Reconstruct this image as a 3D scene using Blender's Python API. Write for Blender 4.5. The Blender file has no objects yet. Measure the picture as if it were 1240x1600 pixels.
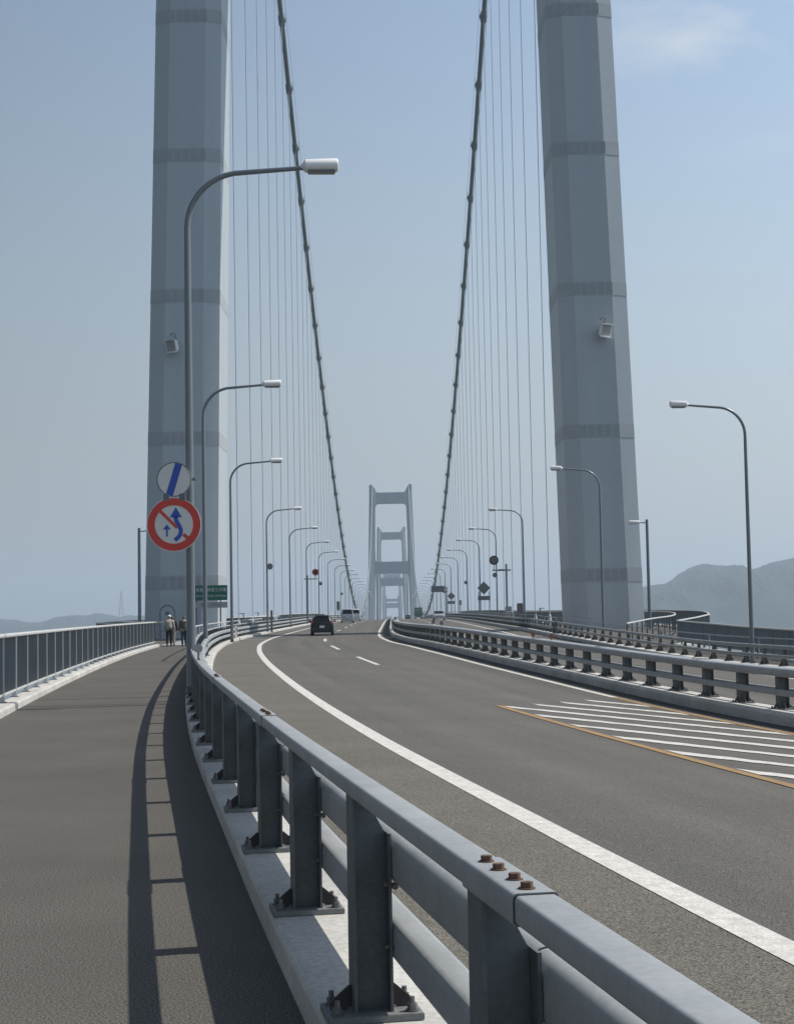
import bpy, math, random
import numpy as np
from mathutils import Vector, Matrix
R = math.radians
S = bpy.context.scene
COL = S.collection
random.seed(7)

# ---------------------------------------------------------------- camera
PITCH, YAW, ROLL = 3.739, -0.237, 1.06
cam_d = bpy.data.cameras.new('camera')
cam = bpy.data.objects.new('camera', cam_d)
COL.objects.link(cam)
cam_d.sensor_fit = 'VERTICAL'; cam_d.sensor_height = 24.0; cam_d.lens = 36.0
cam_d.clip_start = 0.1; cam_d.clip_end = 60000
cam.matrix_world = (Matrix.Translation((0, 0, 1.6)) @ Matrix.Rotation(R(YAW), 4, 'Z')
                    @ Matrix.Rotation(R(90 + PITCH), 4, 'X') @ Matrix.Rotation(R(-ROLL), 4, 'Z'))
S.camera = cam

# ---------------------------------------------------------------- sky, sun, exposure
SUN_DIR = Vector((0.77, 0.19, 1.0)).normalized()          # towards the sun
ELEV = math.asin(SUN_DIR.z); AZ = math.atan2(SUN_DIR.x, SUN_DIR.y)
w = bpy.data.worlds.new('World'); S.world = w; w.use_nodes = True
nt = w.node_tree; nt.nodes.clear()
out = nt.nodes.new('ShaderNodeOutputWorld'); bg = nt.nodes.new('ShaderNodeBackground')
sky = nt.nodes.new('ShaderNodeTexSky'); sky.sky_type = 'NISHITA'; sky.sun_disc = False
sky.sun_elevation = ELEV; sky.sun_rotation = AZ; sky.altitude = 60
sky.air_density = 1.3; sky.dust_density = 0.45; sky.ozone_density = 1.0
tc = nt.nodes.new('ShaderNodeTexCoord')
mp = nt.nodes.new('ShaderNodeMapping'); mp.inputs['Scale'].default_value = (5.0, 5.0, 11.0); mp.inputs['Location'].default_value = (0.35, 0.2, 0.1)
nz = nt.nodes.new('ShaderNodeTexNoise'); nz.inputs['Scale'].default_value = 1.6; nz.inputs['Detail'].default_value = 7; nz.inputs['Roughness'].default_value = 0.55
rp = nt.nodes.new('ShaderNodeValToRGB'); rp.color_ramp.elements[0].position = 0.42; rp.color_ramp.elements[1].position = 0.66
rp.color_ramp.elements[1].color = (0.9, 0.9, 0.9, 1)
vd = nt.nodes.new('ShaderNodeVectorMath'); vd.operation = 'DISTANCE'; vd.inputs[1].default_value = (0.215, 0.91, 0.365)
mr = nt.nodes.new('ShaderNodeMapRange'); mr.inputs[1].default_value = 0.02; mr.inputs[2].default_value = 0.10; mr.inputs[3].default_value = 1.0; mr.inputs[4].default_value = 0.0
ml = nt.nodes.new('ShaderNodeMath'); ml.operation = 'MULTIPLY'
mx = nt.nodes.new('ShaderNodeMixRGB'); mx.inputs[2].default_value = (6.0, 6.3, 6.6, 1)
nt.links.new(tc.outputs['Generated'], mp.inputs['Vector']); nt.links.new(mp.outputs[0], nz.inputs['Vector'])
nt.links.new(tc.outputs['Generated'], vd.inputs[0]); nt.links.new(vd.outputs['Value'], mr.inputs[0]); nt.links.new(nz.outputs[0], rp.inputs[0])
nt.links.new(rp.outputs[0], ml.inputs[0]); nt.links.new(mr.outputs[0], ml.inputs[1]); nt.links.new(ml.outputs[0], mx.inputs[0])
# pale haze veil near the horizon, and a sky that is brighter on the sun's side
sx_ = nt.nodes.new('ShaderNodeSeparateXYZ'); nt.links.new(tc.outputs['Generated'], sx_.inputs[0])
vf = nt.nodes.new('ShaderNodeMapRange'); vf.interpolation_type = 'SMOOTHSTEP'
vf.inputs[1].default_value = 0.0; vf.inputs[2].default_value = 0.42; vf.inputs[3].default_value = 0.92; vf.inputs[4].default_value = 0.28
nt.links.new(sx_.outputs['Z'], vf.inputs[0])
vm = nt.nodes.new('ShaderNodeMixRGB'); vm.inputs[2].default_value = (3.35, 3.72, 4.15, 1)
nt.links.new(vf.outputs[0], vm.inputs[0]); nt.links.new(sky.outputs[0], vm.inputs[1])
az = nt.nodes.new('ShaderNodeMapRange'); az.inputs[1].default_value = -0.6; az.inputs[2].default_value = 0.6; az.inputs[3].default_value = 0.55; az.inputs[4].default_value = 1.42
nt.links.new(sx_.outputs['X'], az.inputs[0])
am = nt.nodes.new('ShaderNodeVectorMath'); am.operation = 'SCALE'
nt.links.new(vm.outputs[0], am.inputs[0]); nt.links.new(az.outputs[0], am.inputs['Scale'])
nt.links.new(am.outputs[0], mx.inputs[1]); nt.links.new(mx.outputs[0], bg.inputs[0]); nt.links.new(bg.outputs[0], out.inputs[0])
bg.inputs[1].default_value = 0.125
sd = bpy.data.lights.new('sun', 'SUN'); sd.energy = 4.9; sd.angle = R(0.53); sd.color = (1.0, 0.95, 0.88)
sun = bpy.data.objects.new('sun', sd); COL.objects.link(sun)
sun.rotation_euler = (-SUN_DIR).to_track_quat('-Z', 'Y').to_euler()
sun.location = (60, 10, 120)
vs = S.view_settings
vs.view_transform = 'Standard'; vs.look = 'None'; vs.gamma = 1.0; vs.exposure = 0.0; vs.use_curve_mapping = False

# ---------------------------------------------------------------- alignment of the road
def pchip(pts):
    xs = [float(p[0]) for p in pts]; ys = [float(p[1]) for p in pts]; n = len(xs)
    h = [xs[i+1]-xs[i] for i in range(n-1)]; d = [(ys[i+1]-ys[i])/h[i] for i in range(n-1)]
    m = [0.0]*n; m[0] = d[0]; m[-1] = d[-1]
    for i in range(1, n-1):
        if d[i-1]*d[i] > 0:
            w1 = 2*h[i]+h[i-1]; w2 = h[i]+2*h[i-1]; m[i] = (w1+w2)/(w1/d[i-1]+w2/d[i])
    import bisect
    def f(x):
        i = min(max(bisect.bisect_right(xs, x)-1, 0), n-2); t = (x-xs[i])/h[i]
        if t < 0: return ys[0]+m[0]*(x-xs[0])
        if t > 1: return ys[-1]+m[-1]*(x-xs[-1])
        return (2*t**3-3*t*t+1)*ys[i]+(t**3-2*t*t+t)*h[i]*m[i]+(-2*t**3+3*t*t)*ys[i+1]+(t**3-t*t)*h[i]*m[i+1]
    return f
LINE = pchip([(-30, 8.1), (0, 3.1), (3.6, 2.45), (7.2, 1.81), (9.3, 1.45), (12.5, .93), (15.3, .48), (19.5, -.17), (28.5, -1.42), (39.5, -2.80),
              (55.8, -4.66), (71.5, -6.2), (87, -7.36), (105, -8.0), (130, -8.15), (200, -8.15), (4000, -8.15)])
ZP = pchip([(-50, 0), (80, 0), (113, .08), (204, .34), (250, .36), (300, .25), (425, -.3), (600, -2.2), (1148, -16), (1740, -24), (2760, -42), (3600, -54)])
DL = pchip([(-30, -.5), (26, -.49), (30, -.475), (34.5, -.43), (41, -.34), (49.5, -.23), (64, -.06), (75, 0), (90, 0)])
DR = pchip([(-30, -.95), (26, -.9), (40, -.72), (48, -.67), (58, -.63), (65, -.55), (74, -.40), (87, -.2), (104, -.06), (120, 0), (130, 0)])
OM, OR_ = 7.9, 16.0
def sup(Y, o):
    if o <= 0: return 0.0
    a = DL(Y) if Y < 90 else 0.0; b = DR(Y) if Y < 130 else 0.0
    if o <= OM: return a*o/OM
    return a+(b-a)*(o-OM)/(OR_-OM) if o < OR_+1.8 else a+(b-a)*(OR_+1.8-OM)/(OR_-OM)
def frame(Y):
    e = 0.3; dx = (LINE(Y+e)-LINE(Y-e))/(2*e); n = math.hypot(dx, 1)
    return (dx/n, 1/n), (1/n, -dx/n)          # tangent, right normal
_fc = {}
def P(Y, o, dz=0.0):
    k = round(Y, 4)
    if k not in _fc: _fc[k] = (LINE(Y), frame(Y)[1], ZP(Y))
    x, nr, z = _fc[k]
    if -2.45 < o < -1.75 and Y < 28: o += .07 if Y < 10 else .07*(28-Y)/18
    return (x+o*nr[0], Y+o*nr[1], z+sup(Y, o)+dz)
def stations(a, b):
    ys = []; y = a
    while y < b-1e-6:
        ys.append(y); y += 0.75 if y < 40 else (1.5 if y < 130 else (6 if y < 650 else 40))
    ys.append(b); return ys
#GEOEND
# ---------------------------------------------------------------- materials
def mat(name, col, rough=0.6, metal=0.0, var=0.10, scale=3.0, bump=0.0, bscale=60.0, spec=0.5, fine=0.0, fscale=200.0, coat=0.0, col2=None, streak=0.0, lanes=False):
    m = bpy.data.materials.new(name); m.use_nodes = True
    t = m.node_tree; b = t.nodes['Principled BSDF']; L = t.links
    b.inputs['Roughness'].default_value = rough; b.inputs['Metallic'].default_value = metal
    b.inputs['Specular IOR Level'].default_value = spec
    if coat: b.inputs['Coat Weight'].default_value = coat; b.inputs['Coat Roughness'].default_value = 0.05
    c = tuple(col)+(1,)
    tx = t.nodes.new('ShaderNodeTexCoord')
    n = t.nodes.new('ShaderNodeTexNoise'); n.inputs['Scale'].default_value = scale; n.inputs['Detail'].default_value = 6; n.inputs['Roughness'].default_value = 0.6
    if streak:
        mpp = t.nodes.new('ShaderNodeMapping'); mpp.inputs['Scale'].default_value = (1, 1, streak)
        L.new(tx.outputs['Object'], mpp.inputs[0]); L.new(mpp.outputs[0], n.inputs['Vector'])
    else: L.new(tx.outputs['Object'], n.inputs['Vector'])
    r = t.nodes.new('ShaderNodeValToRGB')
    r.color_ramp.elements[0].position = 0.3; r.color_ramp.elements[1].position = 0.7
    a = col2 if col2 else tuple(x*(1-var) for x in col)
    r.color_ramp.elements[0].color = tuple(a)+(1,); r.color_ramp.elements[1].color = tuple(x*(1+var) for x in col)+(1,)
    L.new(n.outputs[0], r.inputs[0]); src = r.outputs[0]
    if fine:
        n2 = t.nodes.new('ShaderNodeTexNoise'); n2.inputs['Scale'].default_value = fscale; n2.inputs['Detail'].default_value = 2
        L.new(tx.outputs['Object'], n2.inputs['Vector'])
        r2 = t.nodes.new('ShaderNodeValToRGB'); r2.color_ramp.elements[0].position = 0.32; r2.color_ramp.elements[1].position = 0.72
        r2.color_ramp.elements[0].color = (1-fine,)*3+(1,); r2.color_ramp.elements[1].color = (1+fine,)*3+(1,)
        mm = t.nodes.new('ShaderNodeMixRGB'); mm.blend_type = 'MULTIPLY'; mm.inputs[0].default_value = 1
        L.new(n2.outputs[0], r2.inputs[0]); L.new(src, mm.inputs[1]); L.new(r2.outputs[0], mm.inputs[2]); src = mm.outputs[0]
    if lanes:        # long streaks of tyre wear and old surfacing, laid along the road by the mesh's own UV map
        uv = t.nodes.new('ShaderNodeUVMap'); um = t.nodes.new('ShaderNodeMapping'); um.inputs['Scale'].default_value = (1.15, .018, 1)
        un = t.nodes.new('ShaderNodeTexNoise'); un.inputs['Scale'].default_value = 1.0; un.inputs['Detail'].default_value = 5
        ur = t.nodes.new('ShaderNodeValToRGB'); ur.color_ramp.elements[0].position = .32; ur.color_ramp.elements[1].position = .68
        ur.color_ramp.elements[0].color = (.82, .82, .83, 1); ur.color_ramp.elements[1].color = (1.08, 1.07, 1.05, 1)
        um2 = t.nodes.new('ShaderNodeMixRGB'); um2.blend_type = 'MULTIPLY'; um2.inputs[0].default_value = 1
        L.new(uv.outputs[0], um.inputs[0]); L.new(um.outputs[0], un.inputs['Vector']); L.new(un.outputs[0], ur.inputs[0])
        L.new(src, um2.inputs[1]); L.new(ur.outputs[0], um2.inputs[2]); src = um2.outputs[0]
    L.new(src, b.inputs['Base Color'])
    if bump:
        n3 = t.nodes.new('ShaderNodeTexNoise'); n3.inputs['Scale'].default_value = bscale; n3.inputs['Detail'].default_value = 3
        bp = t.nodes.new('ShaderNodeBump'); bp.inputs['Strength'].default_value = bump; bp.inputs['Distance'].default_value = 0.02
        L.new(tx.outputs['Object'], n3.inputs['Vector']); L.new(n3.outputs[0], bp.inputs['Height']); L.new(bp.outputs[0], b.inputs['Normal'])
    return m
M = {}
M['asphalt'] = mat('asphalt', (.122, .115, .102), .9, var=.09, scale=.35, bump=.28, bscale=110, fine=.7, fscale=95, spec=.2, lanes=True)
M['shoulder'] = mat('shoulder_asphalt', (.138, .127, .106), .9, var=.10, scale=.5, bump=.28, bscale=110, fine=.7, fscale=95, spec=.2)
M['walk'] = mat('walkway_asphalt', (.103, .095, .083), .9, var=.12, scale=.45, bump=.28, bscale=110, fine=.7, fscale=95, spec=.2)
M['white'] = mat('road_paint_white', (.57, .55, .505), .8, col2=(.44, .42, .375), scale=9, bump=.25, fine=.2, fscale=60, spec=.25)
M['orange'] = mat('road_paint_orange', (.33, .20, .085), .8, col2=(.22, .145, .075), scale=7, bump=.2, fine=.25, fscale=60, spec=.25)
M['joint'] = mat('joint_steel', (.055, .055, .055), .6, var=.2, scale=2)
M['gutter_shade'] = mat('gutter_shade_paint', (.060, .056, .050), .9, var=.25, scale=1.5, fine=.3, fscale=70, spec=.2)  # dark tone standing in for shade at the kerb foot
M['kerb'] = mat('kerb_concrete', (.47, .455, .42), .8, var=.20, scale=1.0, bump=.12, bscale=40, fine=.14, fscale=28, spec=.2)
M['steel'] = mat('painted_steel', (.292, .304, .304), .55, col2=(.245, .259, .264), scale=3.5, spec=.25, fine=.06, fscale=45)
M['steel_d'] = mat('painted_steel_dark', (.115, .128, .134), .6, var=.09, scale=5, fine=.08, fscale=40, spec=.25)  # dark steel of posts and fittings; imitates shade on the right parapet
M['plate'] = mat('base_plate_steel', (.17, .18, .175), .6, var=.2, scale=9, fine=.1, fscale=60)
M['gusset'] = mat('gusset_rusty', (.052, .045, .044), .75, var=.35, scale=14)
M['rust'] = mat('rusty_bolt', (.115, .062, .040), .85, var=.4, scale=40)
M['bolt'] = mat('galvanised_bolt', (.16, .16, .16), .5, .6, var=.2, scale=30)
M['rail_lt'] = mat('railing_light', (.47, .47, .45), .5, var=.05, scale=2)
M['rail_fin'] = mat('railing_fin', (.135, .155, .163), .55, var=.08, scale=2, spec=.25)
M['tower'] = mat('tower_paint', (.40, .435, .45), .5, var=.06, scale=.35, fine=.02, fscale=1.5, streak=.06)
M['splice'] = mat('tower_splice_paint', (.35, .375, .385), .6, var=.06, scale=.8)
M['splice2'] = mat('splice_plate_paint', (.30, .322, .33), .6, var=.05, scale=.8)
M['cable'] = mat('cable_paint', (.25, .28, .29), .55, var=.08, scale=.5)
M['hanger'] = mat('hanger_rope', (.46, .50, .52), .6, var=.05)
M['pole'] = mat('galvanised_pole', (.145, .165, .175), .33, .15, var=.08, scale=3, streak=.2, spec=.7)
M['head'] = mat('lamp_head_white', (.74, .73, .71), .4, var=.04)
M['lens'] = mat('lamp_lens', (.18, .17, .165), .25, var=.05)
M['sred'] = mat('sign_red', (.56, .05, .035), .45, var=.06, scale=5)
M['sblue'] = mat('sign_blue', (.025, .075, .36), .45, var=.06, scale=5)
M['swhite'] = mat('sign_white', (.62, .61, .57), .45, var=.05, scale=4)
M['sgreen'] = mat('sign_green', (.012, .12, .085), .45, var=.06, scale=3)
M['sback'] = mat('sign_back', (.13, .14, .145), .55, var=.1, scale=3)
M['ref_o'] = mat('reflector_orange', (.24, .085, .04), .5, var=.15)
M['ref_g'] = mat('reflector_back', (.34, .34, .33), .5, var=.08)
M['black_paint'] = mat('car_black', (.008, .009, .0095), .3, var=.1, coat=.3, spec=.3)
M['silver_paint'] = mat('car_silver', (.36, .37, .38), .35, .25, var=.04, coat=.4)
M['white_paint'] = mat('car_white', (.52, .52, .51), .3, var=.03, coat=.4)
M['dark_paint'] = mat('car_dark_blue', (.03, .045, .05), .3, var=.05, coat=.6)
M['green_paint'] = mat('truck_green', (.06, .13, .09), .45, var=.08)
M['glass'] = mat('car_glass', (.010, .013, .014), .15, var=.05, spec=.3)
M['tyre'] = mat('tyre', (.015, .015, .015), .85, var=.1)
M['rim'] = mat('wheel_rim', (.35, .35, .36), .35, .7, var=.05)
M['tail'] = mat('tail_lamp_red', (.32, .02, .02), .2, var=.05)
M['plastic'] = mat('bumper_plastic', (.02, .02, .02), .6, var=.1)
M['skin'] = mat('skin', (.42, .26, .19), .6, var=.05)
M['jacket'] = mat('jacket_beige', (.34, .32, .27), .9, var=.08, scale=8)
M['jacket_b'] = mat('jacket_black', (.022, .022, .026), .9, var=.1, scale=8)
M['jacket_o'] = mat('jacket_olive', (.085, .075, .055), .9, var=.1, scale=8)
M['trouser'] = mat('trousers_black', (.018, .018, .020), .9, var=.1, scale=8)
M['trouser_g'] = mat('trousers_grey', (.25, .235, .21), .9, var=.1, scale=8)
M['trouser_t'] = mat('trousers_teal', (.03, .055, .06), .9, var=.1, scale=8)
M['cap'] = mat('cap_white', (.70, .69, .64), .8, var=.05, scale=8)
M['hair'] = mat('hair_grey', (.10, .095, .09), .8, var=.1, scale=30)
M['shoe'] = mat('shoe', (.02, .02, .02), .6, var=.1)
M['forest'] = mat('forest', (.026, .044, .046), .95, var=.28, scale=.012, spec=.1)
M['sea'] = mat('sea_water', (.03, .06, .07), .15, var=.1, scale=.002, bump=.25, bscale=.05)
M['deck'] = mat('deck_steel', (.28, .30, .31), .6, var=.06, scale=.3)

# ---------------------------------------------------------------- mesh helpers
class MB:
    def __init__(s): s.v = []; s.f = []
    def add(s, v, f):
        o = len(s.v); s.v += [tuple(p) for p in v]; s.f += [tuple(i+o for i in q) for q in f]
    def box(s, c, d, rz=0.0, mtx=None):
        hx, hy, hz = d[0]/2, d[1]/2, d[2]/2
        vs_ = [Vector((x, y, z)) for z in (-hz, hz) for y in (-hy, hy) for x in (-hx, hx)]
        m = mtx if mtx is not None else Matrix.Translation(c) @ Matrix.Rotation(rz, 4, 'Z')
        s.add([m @ p for p in vs_], [(0, 2, 3, 1), (4, 5, 7, 6), (0, 1, 5, 4), (2, 6, 7, 3), (0, 4, 6, 2), (1, 3, 7, 5)])
    def loft(s, rings, cap=True, closed=True):
        n = len(rings[0]); v = [p for r in rings for p in r]; f = []
        for i in range(len(rings)-1):
            for j in range(n if closed else n-1):
                k = (j+1) % n
                f.append((i*n+j, i*n+k, (i+1)*n+k, (i+1)*n+j))
        if cap and closed: f.append(tuple(range(n-1, -1, -1))); f.append(tuple((len(rings)-1)*n+j for j in range(n)))
        s.add(v, f)
    def tube(s, pts, r, n=8, cap=True):
        pts = [Vector(p) for p in pts]; rings = []; ref = None
        rr = r if isinstance(r, (list, tuple)) else [r]*len(pts)
        for i, p in enumerate(pts):
            t = (pts[min(i+1, len(pts)-1)]-pts[max(i-1, 0)]).normalized()
            if ref is None: ref = Vector((0, 0, 1)) if abs(t.z) < .9 else Vector((1, 0, 0))
            a = (ref-t*ref.dot(t)).normalized(); b = t.cross(a); ref = a
            rings.append([p+(a*math.cos(2*math.pi*k/n)+b*math.sin(2*math.pi*k/n))*rr[i] for k in range(n)])
        s.loft(rings, cap)
    def cyl(s, c, r, h, n=12, axis='Z', r2=None):
        c = Vector(c); ax = {'Z': Vector((0, 0, 1)), 'X': Vector((1, 0, 0)), 'Y': Vector((0, 1, 0))}[axis]
        s.tube([c-ax*h/2, c+ax*h/2], [r, r if r2 is None else r2], n)
    def prism(s, poly, y0, y1, mtx=None):      # poly in (x,z), extruded along y
        a = [Vector((p[0], y0, p[1])) for p in poly]; b = [Vector((p[0], y1, p[1])) for p in poly]
        if mtx is not None: a = [mtx @ p for p in a]; b = [mtx @ p for p in b]
        s.loft([a, b])
    def sweep(s, prof, path, cap=True):         # prof (u right, z up); path of 3-D points
        rings = []; n = len(path)
        for i, p in enumerate(path):
            q = path[max(i-1, 0)]; r = path[min(i+1, n-1)]
            tx, ty = r[0]-q[0], r[1]-q[1]; l = math.hypot(tx, ty) or 1
            nx, ny = ty/l, -tx/l
            rings.append([(p[0]+u*nx, p[1]+u*ny, p[2]+z) for u, z in prof])
        s.loft(rings, cap)
    def build(s, name, m, parent=None, smooth=False, bevel=0.0):
        me = bpy.data.meshes.new(name); me.from_pydata(s.v, [], s.f)
        import bmesh
        bm = bmesh.new(); bm.from_mesh(me); bmesh.ops.recalc_face_normals(bm, faces=bm.faces)
        if bevel: bmesh.ops.bevel(bm, geom=[e for e in bm.edges if len(e.link_faces) == 2 and e.calc_face_angle(0) > .6], offset=bevel, segments=2, affect='EDGES', clamp_overlap=True)
        bm.to_mesh(me); bm.free()
        if smooth:
            for p in me.polygons: p.use_smooth = True
            me.set_sharp_from_angle(angle=R(40))
        me.materials.append(m)
        o = bpy.data.objects.new(name, me); COL.objects.link(o)
        if parent: o.parent = parent
        return o
def tag(o, label=None, cat=None, group=None, kind=None):
    if label: o['label'] = label
    if cat: o['category'] = cat
    if group: o['group'] = group
    if kind: o['kind'] = kind
    return o
def thing(name, label, cat, loc=(0, 0, 0), rz=0.0, group=None):
    o = bpy.data.objects.new(name, None); o.empty_display_size = .2; COL.objects.link(o)
    o.location = loc; o.rotation_euler = (0, 0, rz)
    return tag(o, label, cat, group)
def copy_tree(o, parent=None):
    c = o.copy(); COL.objects.link(c); c.parent = parent
    for ch in list(o.children):
        copy_tree(ch, c)
    return c
def inst(src, name, parent, loc, rz=0.0, kids=True):
    c = src.copy(); c.name = name; COL.objects.link(c); c.parent = parent; c.location = loc; c.rotation_euler = (0, 0, rz)
    if kids:
        for ch in list(src.children):
            d = ch.copy(); COL.objects.link(d); d.parent = c
    return c
def discard(o):
    for ch in list(o.children): discard(ch)
    bpy.data.objects.remove(o, do_unlink=True)
def struct(mb, name, m, smooth=False):
    return tag(mb.build(name, m, None, smooth), kind='structure')
def rrect(u0, u1, z0, z1, r, seg=4):
    pts = []
    for cx_, cz, a0 in ((u1-r, z1-r, 0), (u0+r, z1-r, 90), (u0+r, z0+r, 180), (u1-r, z0+r, 270)):
        for k in range(seg+1):
            a = R(a0+90*k/seg); pts.append((cx_+r*math.cos(a), cz+r*math.sin(a)))
    return pts
def opath(a, b, o, dz=0.0):
    return [P(y, o, dz) for y in stations(a, b)]
def resample(path, step, start=0.0):
    outp = []; acc = start; d = 0.0
    for i in range(len(path)-1):
        a, b = Vector(path[i]), Vector(path[i+1]); l = (b-a).length
        if l < 1e-9: continue
        while acc <= d+l:
            t = (acc-d)/l; p = a.lerp(b, t); tg = (b-a)/l
            outp.append((p, math.atan2(tg.y, tg.x))); acc += step
        d += l
    return outp

# ---------------------------------------------------------------- ground sheets
def strip(mb, a, b, offs, dz=0.0):
    ys = stations(a, b); n = len(offs)
    v = [P(y, o, dz) for y in ys for o in offs]
    f = [(i*n+j, i*n+j+1, (i+1)*n+j+1, (i+1)*n+j) for i in range(len(ys)-1) for j in range(n-1)]
    mb.add(v, f)
Y0, Y1 = -25, 3500
mb = MB(); strip(mb, Y0, Y1, [-1.85, -.9, 0, 2, 4, 6, 7.9, 10, 12, 14, 16, 17.85]); rd = struct(mb, 'road', M['asphalt'])
_o = [-1.85, -.9, 0, 2, 4, 6, 7.9, 10, 12, 14, 16, 17.85]; _y = stations(Y0, Y1); ul = rd.data.uv_layers.new(name='UVMap')
for lp_ in rd.data.loops: ul.data[lp_.index].uv = (_o[lp_.vertex_index % 12], _y[lp_.vertex_index//12])
mb = MB(); strip(mb, Y0, 96, [7.32, 7.86], .004); strip(mb, Y0, 96, [8.58, 8.86], .004); strip(mb, Y0, 96, [17.2, 17.81], .004); struct(mb, 'gutter_shade', M['gutter_shade'])  # dark strips along the kerbs, barrier shadow painted into the colour
mb = MB(); strip(mb, Y0, 96, [-1.83, -1, -.05], .004); struct(mb, 'road_shoulder', M['shoulder'])
mb = MB(); strip(mb, Y0, 84, [-5.45, -4, -2.38]); 
PL = [(-12.75, 84), (-14.6, 91), (-17.8, 99), (-20.4, 106), (-21.4, 112), (-21.4, 124), (-20.0, 131), (-16.5, 140), (-13.6, 150), (-12.9, 165)]
yy = pchip([(p[1], p[0]) for p in PL])
def sst(a, b, y): t = min(1, max(0, (y-a)/(b-a))); return t*t*(3-2*t)
def ZW(y): return ZP(y)-.13*sst(84, 96, y)*(1-sst(145, 164, y))
ring = []
v = []; f = []
ys = [84+1.5*i for i in range(55)]
for y in ys:
    xo = yy(y) if y < 165 else -12.9
    a = P(y, -2.38)
    v += [(xo+.15, y, ZW(y)), ((xo+a[0])/2, y, ZW(y)), (a[0], y if y > 84 else a[1], ZP(y))]
mb.add(v, [(i*3+j, i*3+j+1, i*3+j+4, i*3+j+3) for i in range(len(ys)-1) for j in range(2)])
strip(mb, 165, Y1, [-4.75, -2.38])
struct(mb, 'walkway', M['walk'])
# right walkway and tower platform
def RW(Y): return P(Y, 18.4)[2]
PR = [(14.75, 79), (16.7, 84.5), (18.8, 91.5), (20.4, 100), (21.5, 108), (21.5, 124), (20.1, 131), (16.6, 140), (13.7, 150), (13.0, 165)]
yr = pchip([(p[1], p[0]) for p in PR])
mb = MB(); strip(mb, Y0, 79, [18.4, 20, 21.5])
v = []; ys = [79+1.5*i for i in range(58)]
for y in ys:
    xo = yr(y) if y < 165 else 13.0
    a = P(y, 18.4)
    v += [(a[0], y, a[2]), ((xo+a[0])/2, y, a[2]), (xo-.15, y, a[2])]
mb.add(v, [(i*3+j, i*3+j+1, i*3+j+4, i*3+j+3) for i in range(len(ys)-1) for j in range(2)])
strip(mb, 165, Y1, [18.4, 21.0])
o = struct(mb, 'walkway', M['walk'])
# deck body under the sheets
mb = MB(); v = []; f = []; ys = stations(Y0, Y1)
for y in ys:
    a = P(y, -6.0, -.05); b = P(y, 22.2, -.05); n_ = [P(y, -6.0, -2.2), P(y, -1.0, -3.4), P(y, 17.0, -3.6), P(y, 22.2, -2.4)]
    c = P(y, -1.85, -.03); d_ = P(y, 17.85, -.03); e_ = P(y, 7.9, -.03); f_ = P(y, 0, -.03)
    v.append([a, c, f_, e_, d_, b]+n_[::-1])
mb.loft(v); struct(mb, 'bridge_deck', M['deck'])
# tower platforms (slabs under the bulging walkway)
for nm, pts, sgn in (('tower_platform', PL, -1), ('tower_platform', PR, 1)):
    mb = MB(); fn = yy if sgn < 0 else yr
    rings = []
    for i in range(41):
        y = (84 if sgn < 0 else 79)+i*2.0; x = fn(min(y, 165)); z = P(y, 18.4)[2] if sgn > 0 else ZW(min(y, 164))-(0 if y > 84.5 else .0)
        xi = P(y, -2.6 if sgn < 0 else 18.6)[0]
        rings.append([(x+sgn*.35, y, z-.04), (xi, y, z-.04), (xi, y, z-1.6), (x+sgn*.35, y, z-1.6)])
    mb.loft(rings); struct(mb, nm, M['deck'])
# markings
def mark(name, m, segs, dz=.008):
    mb = MB()
    for (a, b, o0, o1) in segs: strip(mb, a, b, [o0, o1], dz)
    return struct(mb, name, m)
mark('edge_line', M['white'], [(Y0, 700, -.11, .11), (33.7, 700, 6.98, 7.16), (Y0, 700, 8.92, 9.08), (Y0, 700, 15.9, 16.1)])
mark('lane_line', M['white'], [(a, a+8, 3.47, 3.63) for a in [50, 68.5, 88.5]+[108+20*i for i in range(20)]]
     + [(a, a+8, 12.42, 12.58) for a in [39+20*i for i in range(24)]])
mark('centre_line', M['orange'], [(Y0, 33.7, 6.98, 7.15), (Y0, 29.0, 3.42, 3.58)])
mark('expansion_joint', M['joint'], [(96.2, 97.9, -1.85, 17.85)], .012)
mark('expansion_joint', M['kerb'], [(97.9, 98.3, -1.85, 17.85)], .012)
mark('walkway_joint', M['joint'], [(28.95, 29.05, -5.45, -2.38), (31.2, 31.28, -5.45, -2.38)], .004)
mb = MB()
for k in range(18):
    Ya = 36.0-2.42*k
    o0 = 3.62 if Ya < 28.6 else 3.55+(Ya-28.6)*.335
    v = []
    for i in range(25):
        o_ = o0+(6.94-o0)*i/24; yc = Ya-(o_-3.55)*1.57+random.uniform(-.02, .02); wd = .31+random.uniform(-.07, .07)
        v += [P(yc-wd, o_, .008), P(yc+wd, o_, .008)]
    mb.add(v, [(2*i, 2*i+2, 2*i+3, 2*i+1) for i in range(24)])
struct(mb, 'hatched_marking', M['white'])
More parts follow.
